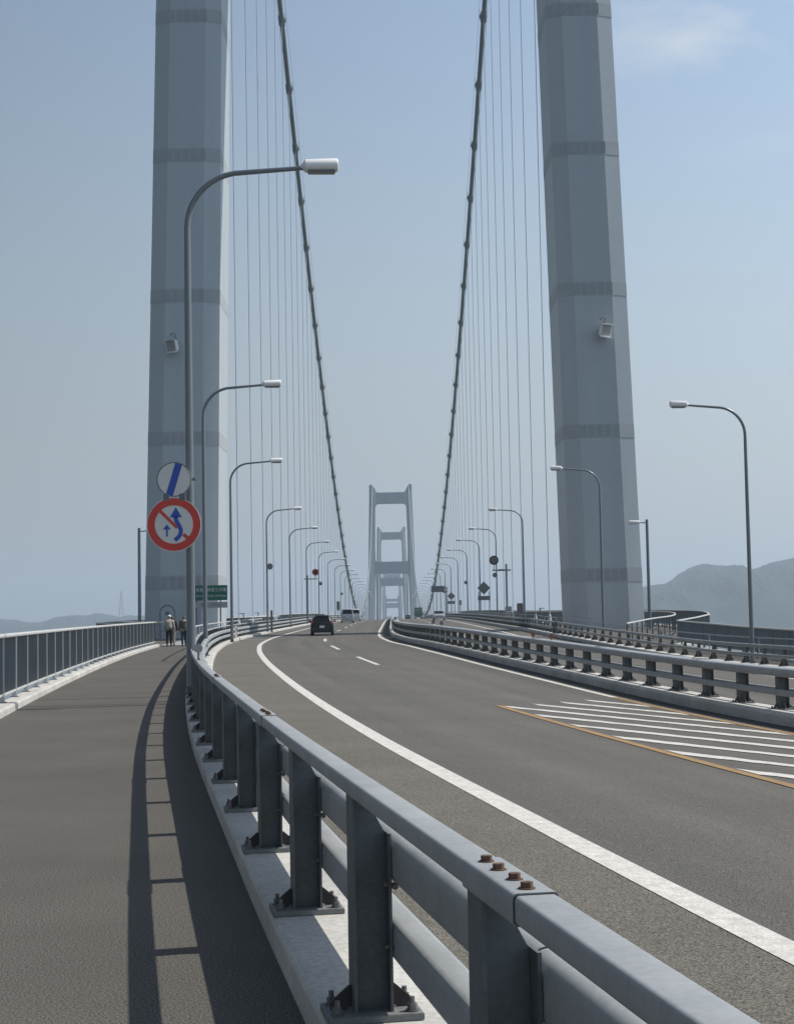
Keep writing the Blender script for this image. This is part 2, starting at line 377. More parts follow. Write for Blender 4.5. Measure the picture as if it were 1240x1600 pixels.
# sea and hills
mb = MB(); mb.add([(-15000, -3000, -66), (15000, -3000, -66), (15000, 15000, -66), (-15000, 15000, -66)], [(0, 1, 2, 3)]); struct(mb, 'sea', M['sea'])
def ridge(name, D, prof, depth, seed):
    rnd = np.random.RandomState(seed)
    _px = [q[0] for q in prof]; _pz = [q[1] for q in prof]
    fr = lambda r: sum(np.interp(r+d_, _px, _pz) for d_ in (-.0015, 0, .0015))/3
    r0, r1 = prof[0][0], prof[-1][0]
    nu, nv = 260, 40
    ph = rnd.rand(12)*6.28; fq = rnd.uniform(4, 40, 12)
    mb = MB(); v = []
    for j in range(nv+1):
        t = j/nv*2-1
        for i in range(nu+1):
            r = r0+(r1-r0)*i/nu
            e = min(1, i/8, (nu-i)/8)
            h = max(fr(r), -60)+66
            bell = max(0, math.cos(t*math.pi/2))**.9 if t < 0 else math.cos(t*math.pi/2)
            n = sum(math.sin(fq[k]*(i/nu*3+t*(.6 if k % 2 else -.5))+ph[k])*6/(1+fq[k]*.06) for k in range(12))*min(1, h/100)
            n += rnd.uniform(-1, 1)*5.0*min(1, h/60)
            z = -67+h*bell*e+(n*(1-abs(t))*abs(t)*4 if abs(t) > .02 else n*.12)*bell
            y = D+t*depth; v.append((r*D*(1+t*.12), y, z))
    n1 = nu+1
    mb.add(v, [(j*n1+i, j*n1+i+1, (j+1)*n1+i+1, (j+1)*n1+i) for j in range(nv) for i in range(nu)])
    return struct(mb, name, M['forest'], True)
def hz(x): return 957-.0185*(x-613)
def hp(pts, D): return [((x-613)/2400, (hz(x)-y)/2400*D+1.6) for x, y in pts]
ridge('hill', 5200, hp([(860, 962), (950, 940), (1000, 921), (1016, 914.5), (1040, 911), (1055, 903), (1075, 890), (1095, 881), (1107, 882.5), (1130, 883.5), (1150, 890), (1165, 892), (1185, 887), (1200, 881), (1220, 877), (1240, 872), (1300, 850), (1360, 848), (1440, 880), (1540, 950)], 5200), 1500, 3)
ridge('hill', 6800, hp([(-330, 966), (-200, 958), (-90, 962), (-30, 964), (0, 966), (20, 969), (45, 972.5), (69, 972), (88, 964.6), (121, 960.8), (138, 961.8), (155, 957.7), (178, 961.8), (187, 965), (203, 960.4), (218, 963), (300, 962), (380, 964), (460, 963)], 6800), 900, 5)

# ---------------------------------------------------------------- kerbs
def kerb(a, b, o0, o1, h, r=.03, name='kerb'):
    mb = MB(); pr = [(o0, -.3), (o0, h-r), (o0+r*.3, h-r*.3), (o0+r, h), (o1-r, h), (o1-r*.3, h-r*.3), (o1, h-r), (o1, -.3)]
    mb.loft([[P(y, u, z) for u, z in pr] for y in stations(a, b)]); return struct(mb, name, M['kerb'])
kerb(Y0, 96.6, -2.4, -1.8, .15); kerb(97.4, Y1, -2.4, -1.8, .15)
kerb(Y0, 96.6, 7.5+.35, 8.6, .24, .07); kerb(97.4, Y1, 7.85, 8.6, .24, .07)
kerb(Y0, 96.6, 17.8, 18.4, .2, .05); kerb(97.4, Y1, 17.8, 18.4, .2, .05)
def kerb_path(path, u0, u1, h, r=.035):
    mb = MB(); mb.sweep([(u0, -.2), (u0, h-r), (u0+r*.3, h-r*.3), (u0+r, h), (u1-r, h), (u1-r*.3, h-r*.3), (u1, h-r), (u1, -.2)], path); return struct(mb, 'kerb', M['kerb'])
RLP = opath(-20, 83.2, -5.62)+[(p[0], p[1], ZW(p[1])) for p in PL[1:]]+[(-12.9, y, ZP(y)) for y in (180, 200, 230, 260, 300, 340, 380, 420, 500, 600)]
RRP = opath(-20, 78, 21.55)+[(p[0], p[1], P(p[1], 18.4)[2]) for p in PR[1:]]+[(13.0, y, ZP(y)) for y in (180, 200, 230, 260, 300, 340, 380, 420, 500, 600)]
def smooth_path(p, it=2):
    for _ in range(it):
        q = [p[0]]
        for i in range(len(p)-1):
            a, b = Vector(p[i]), Vector(p[i+1]); q += [tuple(a.lerp(b, .25)), tuple(a.lerp(b, .75))]
        p = q+[p[-1]]
    return p
kerb_path(RLP[:40]+smooth_path(RLP[40:], 1), -.12, .26, .13); kerb_path(RRP, -.26, .12, .13)

# ---------------------------------------------------------------- guard rails
def post_proto(detail=True):
    mb = MB()
    mb.box((.1145, 0, .558), (.009, .15, .765)); 
    poly = [(.119, .176), (.239, .176), (.239, .80), (.165, .940), (.119, .940)]
    mb.prism(poly, -.005, .005)
    mb.box((.2445, 0, .49), (.010, .15, .63))
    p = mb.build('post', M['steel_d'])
    pb = MB(); pb.box((.180, 0, .1635), (.345, .24, .025)); pl = pb.build('base_plate', M['plate'], p, bevel=.003)
    for sy in (.0,):
        for pl_ in ([(.1095, .190), (.1095, .262), (.098, .262), (.030, .205), (.030, .177), (.085, .177)], [(.2500, .190), (.2500, .262), (.262, .262), (.330, .205), (.330, .177), (.275, .177)]):
            gb = MB(); gb.prism(pl_, sy-.006, sy+.006); gb.build('gusset', M['gusset'], p)
    for bx in (.045, .315):
        for by in (-.078, .078):
            b = MB(); b.cyl((bx, by, .179), .024, .006, 12); b.cyl((bx, by, .192), .018, .024, 6); b.cyl((bx, by, .213), .010, .028, 8); b.build('anchor_bolt', M['bolt'], p)
    for bz in (.40, .62):
        b = MB(); b.cyl((.232, -.045, bz), .011, .016, 6, 'X'); b.cyl((.258, -.082, bz), .012, .035, 6, 'Y'); b.build('rail_bolt', M['bolt'], p)
    return p
def place_posts(root, proto, path, step, start, flip=False, maxn=100, keep=None, detail_n=999):
    sp = resample(path, step, start)
    if keep: sp = [q for q in sp if keep(q[0])]
    lp = None
    for i, (p, a) in enumerate(sp[:maxn]):
        rz = a-math.pi/2+(math.pi if flip else 0)
        inst(proto, 'post', root, p, rz, True) if i < detail_n else inst(lp or proto, 'post', root, p, rz, i < detail_n)
    rest = sp[maxn:]
    if rest:
        mb = MB()
        for p, a in rest:
            mb.box(None, (.14, .12, .95), mtx=Matrix.Translation(Vector(p)+Vector((0, 0, .5))) @ Matrix.Rotation(a, 4, 'Z') @ Matrix.Translation((0, -.18 if not flip else .18, 0)))
        tag(mb.build('post', M['steel_d'], root), kind='stuff')
PP = post_proto()
def rail_prof(x0, x1, z0, z1, r, s=1):
    return [(u*s, z) for u, z in rrect(x0, x1, z0, z1, r)]
def guard_rail(label, a, b, o, s, joints, group, maxn=100, detail_n=60, sleeve=True, start=0.0):
    root = thing('guard_rail', label, 'guard rail', (0, 0, 0), 0, group)
    path = opath(a, b, o)
    for nm, pr in (('top_rail', rail_prof(.103, .197, .938, 1.000, .011, s)), ('middle_rail', rail_prof(.252, .395, .615, .790, .045, s)), ('lower_rail', rail_prof(.252, .372, .345, .485, .03, s))):
        mb = MB(); mb.sweep(pr, path); mb.build(nm, M['steel'], root, True)
    place_posts(root, PP, path, 2.0, start, s < 0, maxn, None, detail_n)
    # joint sleeves with rusty bolts on the rails
    if sleeve:
        for (p, ang) in resample(path, 6.0, joints):
            if p.y > 60: break
            m = Matrix.Translation(p) @ Matrix.Rotation(ang-math.pi/2+(math.pi if s < 0 else 0), 4, 'Z')
            mb = MB(); pr = rrect(.099, .201, .934, 1.004, .011)
            mb.loft([[m @ Vector((u, y, z)) for u, z in pr] for y in (-.24, .24)])
            sl = mb.build('rail_sleeve', M['steel'], root, True)
            for yb in (-.243, .243):
                q = MB(); q.loft([[m @ Vector((u, yb+d_, z)) for u, z in rrect(.1015, .1985, .9365, 1.0015, .011)] for d_ in (-.0025, .0025)]); q.build('seam', M['plastic'], sl)
            for k, yb in enumerate((-.19, -.075, .06, .18)):
                q = MB(); c = m @ Vector((.147+random.uniform(-.006, .006), yb, 1.011)); q.cyl(c, .0135, .016, 6); q.cyl(c-Vector((0, 0, .006)), .019, .003, 12); q.build('bolt', M['rust'], sl)
            mb = MB(); pr = rrect(.249, .399, .611, .794, .046)
            mb.loft([[m @ Vector((u, y+.42, z)) for u, z in pr] for y in (-.22, .22)]); s2 = mb.build('rail_sleeve', M['steel'], root, True)
            for yb in (.20, .64):
                q = MB(); q.loft([[m @ Vector((u, yb+d_, z)) for u, z in rrect(.2505, .3975, .6125, .7925, .046)] for d_ in (-.0025, .0025)]); q.build('seam', M['plastic'], s2)
    return root
guard_rail('near pale blue steel guard rail with three rails, curving between walkway and road', -6, 96.4, -2.4, 1, 10.04, 'steel guard rails along the road edges', start=2.20)
guard_rail('steel guard rail along the left edge of the bridge roadway beyond the expansion joint', 97.4, 560, -2.4, 1, 0, 'steel guard rails along the road edges', 90, 0, False)
# right side barriers: two rails
def post2_proto():
    mb = MB(); mb.box((.115, 0, .50), (.009, .14, .63)); mb.prism([(.119, .2), (.25, .2), (.25, .60), (.20, .82), (.119, .82)], -.005, .005); mb.box((.255, 0, .40), (.01, .14, .40))
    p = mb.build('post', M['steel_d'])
    pb = MB(); pb.box((.20, 0, .212), (.36, .24, .024)); pb.build('base_plate', M['plate'], p)
    for pl_ in ([(.1095, .226), (.1095, .40), (.095, .40), (.02, .24), (.02, .226)], [(.2605, .226), (.2605, .38), (.275, .38), (.37, .24), (.37, .226)]):
        gb = MB(); gb.prism(pl_, -.015, .015); gb.build('gusset', M['gusset'], p)
    return p
PP2 = post2_proto()
def right_rail(label, a, b, group, maxn):
    root = thing('guard_rail', label, 'guard rail', (0, 0, 0), 0, group); path = opath(a, b, 18.4)
    for nm, pr in (('top_rail', rail_prof(.15, .30, .80, .94, .05, -1)), ('lower_rail', rail_prof(.262, .35, .48, .60, .035, -1))):
        mb = MB(); mb.sweep(pr, path); mb.build(nm, M['steel'], root, True)
    mb = MB(); mb.sweep([(math.cos(k*math.pi/3)*.028-.03, 1.16+math.sin(k*math.pi/3)*.028) for k in range(6)], path); mb.build('hand_rail', M['steel'], root, True)
    sp = resample(path, 6.0, 1.0)
    for p, a_ in sp[:60]:
        mb = MB(); mm = Matrix.Translation(p) @ Matrix.Rotation(a_-math.pi/2+math.pi, 4, 'Z'); c = mm @ Vector((.03, 0, .68)); mb.cyl(c, .02, .96, 6); mb.build('hand_rail_post', M['steel'], root)
    place_posts(root, PP2, path, 2.0, 0, True, maxn, None, 60)
right_rail('two-rail steel guard rail with thin hand rail along the far right edge', 18, 96.4, 'steel guard rails along the road edges', 60)
right_rail('steel guard rail along the right edge of the bridge roadway beyond the expansion joint', 97.4, 560, 'steel guard rails along the road edges', 90)
# median barrier
def post3_proto():
    mb = MB()
    for sx in (-.09, .09): mb.box((sx, 0, .54), (.012, .17, .58))
    mb.box((0, 0, .54), (.168, .012, .58))
    p = mb.build('post', M['steel_d'])
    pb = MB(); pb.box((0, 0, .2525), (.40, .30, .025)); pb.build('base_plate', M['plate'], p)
    for sx in (-1, 1):
        gb = MB(); gb.prism([(sx*.0965, .266), (sx*.0965, .36), (sx*.115, .36), (sx*.18, .275), (sx*.18, .266)], -.012, .012); gb.build('gusset', M['steel_d'], p)
        gb = MB(); gb.loft([[(-.012, sx*.0855, .266), (.012, sx*.0855, .266), (.012, sx*.0855, .36), (-.012, sx*.0855, .36)], [(-.012, sx*.142, .266), (.012, sx*.142, .266), (.012, sx*.142, .275), (-.012, sx*.142, .275)]]); gb.build('gusset', M['steel_d'], p)
    for bx in (-.16, .16):
        for by in (-.11, .11):
            b = MB(); b.cyl((bx, by, .28), .018, .03, 6); b.build('anchor_bolt', M['bolt'], p)
    return p
PP3 = post3_proto()
def median(label, a, b, maxn, group, dn):
    root = thing('guard_rail', label, 'guard rail', (0, 0, 0), 0, group); path = opath(a, b, 8.22)
    for nm, pr in (('top_rail', rail_prof(-.175, .175, .83, .99, .06)), ('middle_rail', rail_prof(-.185, -.098, .50, .61, .03)), ('middle_rail', rail_prof(.098, .185, .50, .61, .03))):
        mb = MB(); mb.sweep(pr, path); mb.build(nm, M['steel'], root, True)
    place_posts(root, PP3, path, 2.0, 0.6, False, maxn, None, dn)
    for p, ang in resample(path, 8.0, 3.1):
        if p.y > 60: break
        m = Matrix.Translation(p) @ Matrix.Rotation(ang-math.pi/2, 4, 'Z'); mb = MB()
        mb.loft([[m @ Vector((u, y, z)) for u, z in rrect(-.179, .179, .826, .994, .06)] for y in (-.3, .3)]); sl = mb.build('rail_sleeve', M['steel'], root, True)
        for yb in (-.2, -.07, .07, .2):
            for ub in (-.08, .08):
                q = MB(); q.cyl(m @ Vector((ub, yb, 1.002)), .018, .016, 6); q.build('bolt', M['bolt'], sl)
median('double sided steel median barrier on a raised kerb, curving between the carriageways', 12, 96.4, 60, 'steel median barriers', 60)
median('steel median barrier on the bridge beyond the expansion joint', 97.4, 700, 90, 'steel median barriers', 0)
for q in (PP, PP2, PP3): discard(q)
# expansion sleeves at the joint
for o, s in ((-2.4, 1), (18.4, -1)):
    for dy in (-.65, .65):
        mb = MB(); p = P(97+dy, o+s*.30); mb.box((p[0], p[1], p[2]+.55), (.16, .34, .74))
        t = mb.build('rail_cover', M['kerb'] if s > 0 else M['steel_d'], bevel=.02)
        tag(t, ('white' if s > 0 else 'grey')+' upright sleeve cover on the '+('left' if s > 0 else 'right')+' guard rail, '+('near' if dy < 0 else 'far')+' side of the expansion joint', 'rail cover', 'sleeve covers at the expansion joint')
# ---------------------------------------------------------------- walkway railings
def rpost_proto(s):
    mb = MB(); mb.box((0, 0, .70), (.075, .05, 1.14)); mb.box((.0, 0, .155), (.10, .10, .03))
    p = mb.build('post', s)
    pb = MB(); pb.box((0, 0, .1355), (.16, .13, .012)); pb.build('base_plate', M['bolt'], p); return p
RPP = rpost_proto(M['rail_lt']); RPD = rpost_proto(M['steel_d'])
def railing(label, path, maxn, group, fin_step=.11, detail_len=1e9, post_kids=60, dark=False):
    root = thing('walkway_railing', label, 'railing', (0, 0, 0), 0, group)
    mb = MB(); mb.sweep(rrect(-.055, .055, 1.27, 1.345, .025, 3), path); mb.build('top_rail', M['rail_lt'], root, True)
    mb = MB(); mb.sweep(rrect(-.028, .028, .235, .285, .012, 2), path); mb.build('bottom_rail', M['steel_d'] if dark else M['rail_lt'], root, True)
    sp = resample(path, 2.0, 1.0)
    for i, (p, a) in enumerate(sp[:maxn]): inst(RPD if dark else RPP, 'post', root, p, a-math.pi/2, i < post_kids)
    mb = MB(); d = 0
    for p, a in resample(path, fin_step, .5):
        m = Matrix.Translation(p+Vector((0, 0, .778))) @ Matrix.Rotation(a-math.pi/2, 4, 'Z'); mb.box(None, (.046, .009, .984), mtx=m)
        d += fin_step
        if d > detail_len: break
    mb.build('baluster_panel', M['rail_fin'], root)
    return root
iL = next(i for i, p in enumerate(RLP) if p[1] > 83.5)
iR = next(i for i, p in enumerate(RRP) if p[1] > 79.5)
def cut(path, a, b): return [p for p in path if a <= p[1] <= b]
RLs = cut(RLP, -21, 83.3)+smooth_path([RLP[iL-1]]+cut(RLP, 83.5, 172), 2)
RRs = cut(RRP, -21, 78.3)+[RRP[iR-1]]+cut(RRP, 79.5, 90)+smooth_path(cut(RRP, 90, 172), 2)
G = 'railings along the outer edges of the walkways'
railing('light topped railing with dark vertical fins along the outer left edge of the walkway', RLs, 100, G)
railing('dark finned parapet railing at far right that bulges out around the right tower leg', cut(RRs, 16, 175), 100, G, dark=True)  # posts and bottom rail darker than the left ones, shade put into the colour
railing('far continuation of the left walkway railing on the suspended span', [(-12.9, y, ZP(y)) for y in range(173, 420, 6)], 60, G, .14, 120, 0)
railing('far continuation of the right walkway railing on the suspended span', [(13.0, y, ZP(y)) for y in range(176, 420, 6)], 60, G, .14, 120, 0)
inL = smooth_path([(-13.4, 92.5, 0), (-16.0, 98, 0), (-18.4, 105, .05), (-19.6, 111, .08), (-19.6, 125, .1), (-17.6, 132, .12), (-13.6, 141, .15), (-11.0, 150, .2)], 2)
inR = smooth_path([(11.6, 76.5, -.42), (12.6, 80, -.38), (14.4, 86, -.27), (16.8, 92.5, -.18), (18.2, 99, -.1), (19.3, 106, -.02), (19.6, 112, .05), (19.6, 125, .1), (17.6, 132, .12), (13.6, 141, .15), (11.0, 150, .2)], 2)
def inner(label, path):
    root = thing('walkway_railing', label, 'railing', (0, 0, 0), 0, 'inner railings of the walkway around the tower legs')
    mb = MB(); mb.sweep(rrect(-.05, .05, 1.22, 1.30, .025, 3), path); mb.build('top_rail', M['rail_lt'], root, True)
    mb = MB(); mb.sweep(rrect(-.025, .025, .2, .25, .012, 2), path); mb.build('lower_rail', M['rail_fin'], root, True)
    for p, a in resample(path, 2.0, .2): inst(RPD, 'post', root, p, a-math.pi/2, False)
    return root
inner('light inner railing that curves between the walkway and the left tower leg', inL)
inner('light inner railing that curves between the walkway and the right tower leg', inR)
discard(RPP); discard(RPD)
# thin hand rail on the road side before the left tower
root = thing('hand_rail', 'thin pale hand rail behind the guard rail in front of the left tower leg', 'hand rail')
pth = [P(y, -2.75, 0) for y in range(56, 84, 2)]+[P(y, -2.75, 0) for y in range(84, 130, 3)]
mb = MB(); mb.sweep(rrect(-.03, .03, 1.13, 1.19, .02, 2), pth); mb.build('rail', M['rail_lt'], root, True)
for p, a in resample(pth, 4.0, 0):
    mb = MB(); mb.cyl((p.x, p.y, p.z+.56), .022, 1.14, 6); mb.build('post', M['rail_lt'], root)

# ---------------------------------------------------------------- suspension towers
XC = .15
def tower(name, label, Y, zb, top=113.0, full=True, sc=1.0, zbase=-69.0, beams=((99, 107.3), (46.5, 55.5), (-14, -6))):
    root = thing(name, label, 'bridge tower', (XC, Y, zb), 0, 'towers of the suspension bridges')
    def cxz(z): return (16-.0215*z)*sc
    def ring(z, s, g=0.0):
        a = (2.74-.0045*z)*sc+g; b = 3.5*sc+g; c, d = 1.18*sc, .50*sc; x0 = s*cxz(z)
        return [(x0+x, y, z) for x, y in ((-a+c, -b), (a-c, -b), (a, -b+d), (a, b-d), (a-c, b), (-a+c, b), (-a, b-d), (-a, -b+d))]
    for s in (-1, 1):
        mb = MB(); mb.loft([ring(z, s) for z in (zbase-zb, 0, 50, top-4*sc)])
        leg = mb.build('leg', M['tower'], root)
        # saddle housing on top, raked towards the outside
        x0 = s*cxz(top); h = MB()
        h.prism([(x0-2.4*s*sc, top-4*sc), (x0+2.4*s*sc, top-4*sc), (x0+2.3*s*sc, top-.5*sc), (x0+1.2*s*sc, top+.6*sc), (x0-.4*s*sc, top-.6*sc), (x0-1.6*s*sc, top-2.6*sc)], -3.2*sc, 3.2*sc)
        h.build('saddle_housing', M['tower'], leg)
        if full:
            for k in range(-2, 10):
                z0 = 3.6+10.85*k; b = MB(); b.loft([ring(z0, s, .014), ring(z0+1.05, s, .014)], cap=True); b.build('splice_band', M['splice'], leg)
                for q in range(5):
                    pb = MB(); a0 = s*cxz(z0)-1.36+q*.62; pb.box((a0+.12, -3.52, z0+.53), (.47, .016, .86)); pb.build('splice_plate', M['splice2'], leg)
    for z0, z1 in beams:
        mb = MB(); r = 2.6*sc; xi0 = cxz(z0)-2.4*sc; xi1 = cxz(z1)-2.4*sc
        pts = []
        for s in (1, -1):
            arc = [(s*(xi0-.2), z0-r)]+[(s*(xi0-r+r*math.cos(R(a))), z0-r+r*math.sin(R(a))) for a in range(0, 91, 15)]
            arc = arc if s > 0 else arc[::-1]
            if s > 0: pts += [(xi1, z1+r*.4), (xi1, z1), (xi0, z0-r)]+arc[1:]
            else: pts += arc[:-1]+[(-xi0, z0-r), (-xi1, z1), (-xi1, z1+r*.4)]
        top_arc = [(-xi1+r*.5, z1+.02), (xi1-r*.5, z1+.02)]
        mb.prism(pts+top_arc, -2.9*sc, 2.9*sc); mb.build('cross_beam', M['tower'], root)
    return root
TY = 118.5; TF = 1148.5
tower('bridge_tower', 'nearest bridge tower, two huge pale grey legs cut off by the top of the picture', TY, 0.0, beams=((100, 108), (57, 66), (-14, -6)))
tower('bridge_tower', 'second bridge tower, blue with haze, framing the end of the road with cross beams', TF, -16, 113, False)
tower('bridge_tower', 'third bridge tower, seen small and hazy through the portal of the second', 1738, -15, 113, False)
tower('bridge_tower', 'fourth bridge tower, fainter, seen through the third', 2760, -37, 111, False)
tower('bridge_tower', 'fifth and faintest bridge tower, a pale portal low between the others', 3180, -44, 82, False, .95, -69, ((68, 74), (31, 37), (-14, -6)))

# ---------------------------------------------------------------- main cables with bands and hangers
def cz(Y):
    u = (Y-TY)/(TF-TY); return 113+(97-113)*u-4*104.5*u*(1-u)
def main_cable(label, x, s):
    root = thing('main_cable', label, 'bridge cable', (0, 0, 0), 0, 'main suspension cables')
    mb = MB(); pts = [(x, TY-330, -4.0), (x, TY-165, 53)]+[(x, TY+(TF-TY)*i/150, cz(TY+(TF-TY)*i/150)) for i in range(151)]+[(x, TF+130, 42), (x, TF+270, -12)]
    mb.tube(pts, .33, 10); mb.build('cable', M['cable'], root, True)
    # pair of hand ropes above the cable
    sp = 13.4; n = int((TF-TY)/sp)
    for hs in (-1, 1):
        hb = MB(); hb.tube([(x+hs*.55, TY+4+(TF-TY-8)*i/150, cz(TY+4+(TF-TY-8)*i/150)+1.15) for i in range(86)], .022, 4); hb.build('hand_rope', M['hanger'], root)
    for i in range(1, n):
        y = TY+sp*i+2.0
        if y > TF-6: break
        z = cz(y); dz = (cz(y+.5)-cz(y-.5)); t = Vector((0, 1, dz)).normalized()
        b = MB(); c = Vector((x, y, z)); b.tube([c-t*.95, c-t*.5, c+t*.5, c+t*.95], [.40, .47, .47, .40], 10)
        b.box(tuple(c+Vector((0, 0, -.62))), (.13, .7, .5)); b.box(tuple(c+Vector((-s*.42, 0, .05))), (.30, .55, .42))
        for hs in (-1, 1): b.tube([c+Vector((hs*.42, 0, .2)), c+Vector((hs*.55, 0, 1.17))], .03, 4)
        b.build('cable_band', M['cable'], root, True)
        zd = ZP(y)+.35
        if z-.9 > zd+.5:
            h = MB(); h.tube([(x, y, z-.7), (x, y, zd)], .043, 6)
            h.tube([(x, y, zd+.75), (x, y, zd+.55), (x, y, zd-.1), (x, y, zd-.5)], [.05, .14, .20, .20], 8); h.build('hanger', M['hanger'], root, True)
    return root
main_cable('thick left main cable with bands and hangers, sweeping down to the far end', XC-13.5, -1)
main_cable('thick right main cable with bands and hangers, sweeping down to the far end', XC+13.5, 1)
for s in (-1, 1):
    mb = MB(); A, B = 1738, 2760
    pts = [(XC+s*13.5, 1480, -14), (XC+s*13.5, 1738, 98)]+[(XC+s*13.5, A+(B-A)*i/60, 98+(74-98)*i/60-4*92*(i/60)*(1-i/60)) for i in range(1, 61)]+[(XC+s*13.5, 2980, -20)]
    mb.tube(pts, .33, 6); tag(mb.build('main_cable', M['cable'], None, True), 'hazy main cable of the second bridge, '+('left' if s < 0 else 'right')+' one, behind the second tower', 'bridge cable', 'main suspension cables')
# hanger side edge girders along the deck (low dark parapet where the hangers land)
for s in (-1, 1):
    mb = MB(); x = XC+s*13.5
    mb.loft([[(x-.25, y, ZP(y)-1.2), (x+.25, y, ZP(y)-1.2), (x+.25, y, ZP(y)+.25), (x-.25, y, ZP(y)+.25)] for y in stations(150, 1140)])
    tag(mb.build('edge_girder', M['deck']), ('left' if s < 0 else 'right')+' edge girder of the deck where the hangers land', 'edge girder', 'edge girders')
# floodlights on the tower
def floodlight(label, x, z, ang):
    f = thing('floodlight', label, 'floodlight', (x, TY-3.55, z), 0, 'floodlights on the tower legs')
    b = MB(); b.box((0, .01, 0), (.5, .06, .9)); b.box((-.30, -.22, .05), (.05, .5, .08)); b.box((.30, -.22, .05), (.05, .5, .08)); b.build('bracket', M['steel_d'], f)
    m = Matrix.Translation((0, -.50, -.08)) @ Matrix.Rotation(ang, 4, 'Z') @ Matrix.Rotation(R(16), 4, 'X')
    h = MB(); rings = []
    for y, sx, sz in ((.30, .22, .22), (.18, .36, .34), (-.20, .46, .44), (-.26, .50, .48)): rings.append([m @ Vector((a*sx, y, c*sz)) for a, c in ((-1, -1), (1, -1), (1, 1), (-1, 1))])
    h.loft(rings); h.build('housing', M['head'], f)
    for dz, nm in ((.485, 'visor'), (-.485, 'visor')):
        v = MB(); v.box(None, (1.02, .30, .03), mtx=m @ Matrix.Translation((0, -.36, dz))); v.build(nm, M['head'], f)
    g = MB(); g.box(None, (.80, .012, .76), mtx=m @ Matrix.Translation((0, -.272, 0))); g.build('glass', M['ref_g'], f)
    c = MB(); c.tube([(.1, -.02, .45), (.12, -.25, .85), (-.1, -.3, .9), (-.25, -.05, .8)], .03, 6); c.build('conduit', M['steel_d'], f)
floodlight('grey floodlight bracketed to the left tower leg', XC-16.25, 22.0, R(-35))
floodlight('grey floodlight bracketed to the right tower leg', XC+16.15, 22.6, R(30))
# arched gate at the foot of the left leg
g = thing('arch_gate', 'dark arched hoop gate with a small plate at the foot of the left tower leg', 'gate', (-16.35, TY-6.5, .05))
mb = MB(); mb.tube([(-.52, 0, -.1), (-.52, 0, 1.75)]+[(-.52*math.cos(R(a)), 0, 1.85+.52*math.sin(R(a))) for a in range(0, 181, 18)]+[(.52, 0, 1.75), (.52, 0, -.1)], .045, 8); mb.build('hoop', M['sback'], g, True)
mb = MB(); mb.box((0, 0, 1.78), (.30, .03, .26)); mb.build('plate', M['sback'], g, bevel=.01)
mb = MB(); mb.box((0, .02, 1.15), (1.0, .04, .05)); mb.box((0, .02, .5), (1.0, .04, .05)); mb.build('cross_bar', M['sback'], g)

# ---------------------------------------------------------------- street lamps
def lamp_proto():
    r = thing('street_lamp', 'street lamp', 'street lamp')
    pts = [(0, 0, .30), (0, 0, 3), (0, 0, 6), (0, 0, 8.67)]; rad = [.085, .078, .070, .060]
    rr = 1.05; cxa, cza = rr, 8.82
    for a in range(0, 86, 9): pts.append((cxa-rr*math.cos(R(a)), 0, cza+rr*math.sin(R(a)))); rad.append(.058-.0008*a/9)
    pts += [(2.22, 0, 9.965)]; rad += [.042]
    mb = MB(); mb.tube(pts, rad, 14); mb.build('pole', M['pole'], r, True)
    mb = MB(); mb.box((0, 0, .17), (.30, .30, .03)); mb.box((0, 0, .235), (.17, .17, .13)); mb.build('base', M['steel_d'], r)
    h = MB(); rings = []
    for x, b in ((2.12, .05), (2.17, .07), (2.20, .125), (2.22, .145), (2.80, .15), (2.83, .135), (2.84, .10)):
        rings.append([(x, b*math.cos(R(a)), 9.985+b*.95*math.sin(R(a))*(1 if math.sin(R(a)) > 0 else .80)+(x-2.2)*.03) for a in range(0, 360, 20)])
    h.loft(rings); hd = h.build('lamp_head', M['head'], r, True)
    l = MB(); l.box((2.52, 0, 9.885), (.52, .215, .05)); l.build('lens', M['lens'], hd, bevel=.015)
    return r
LP = lamp_proto()
ordn = ['first', 'second', 'third', 'fourth', 'fifth', 'sixth', 'seventh', 'eighth', 'ninth', 'tenth', 'eleventh', 'twelfth']
LL = [(28.3, -3.70), (55.6, -6.75), (83.5, -8.70), (123.4, -10.0), (153.3, -10.15), (186, -10.3), (217, -10.3)]+[(217+30.5*i, -10.3) for i in range(1, 14)]
RL = [(57.8, 13.45), (88.9, 12.15), (129.4, 11.1), (160.8, 10.95), (187.8, 10.75), (218, 10.7)]+[(218+30.5*i, 10.7) for i in range(1, 14)]
lamps = {}
for side, lst in (('left', LL), ('right', RL)):
    for i, (y, x) in enumerate(lst):
        o = copy_tree(LP); o.name = 'street_lamp'
        zb = ZP(y)
        if side == 'right': zb = P(y, 18.4)[2]
        elif y < 70: zb += .02
        sl = math.atan2(LINE(y+1)-LINE(y-1), 2.0)
        o.location = (x, y, zb); o.rotation_euler = (0, 0, (0 if side == 'left' else math.pi)-sl*(.5))
        o['category'] = 'street lamp'; o['group'] = 'curved arm street lamps along both road edges'
        if side == 'left' and i == 0: o['label'] = 'nearest and tallest looking curved street lamp, carrying two round signs on its pole'
        elif i < 10: o['label'] = '%s curved street lamp along the %s road edge, counted from the viewer' % (ordn[i], side)
        else: o['label'] = 'tiny far curved street lamp of the %s row, beyond its tenth' % side
        lamps[(side, i)] = o
discard(LP)
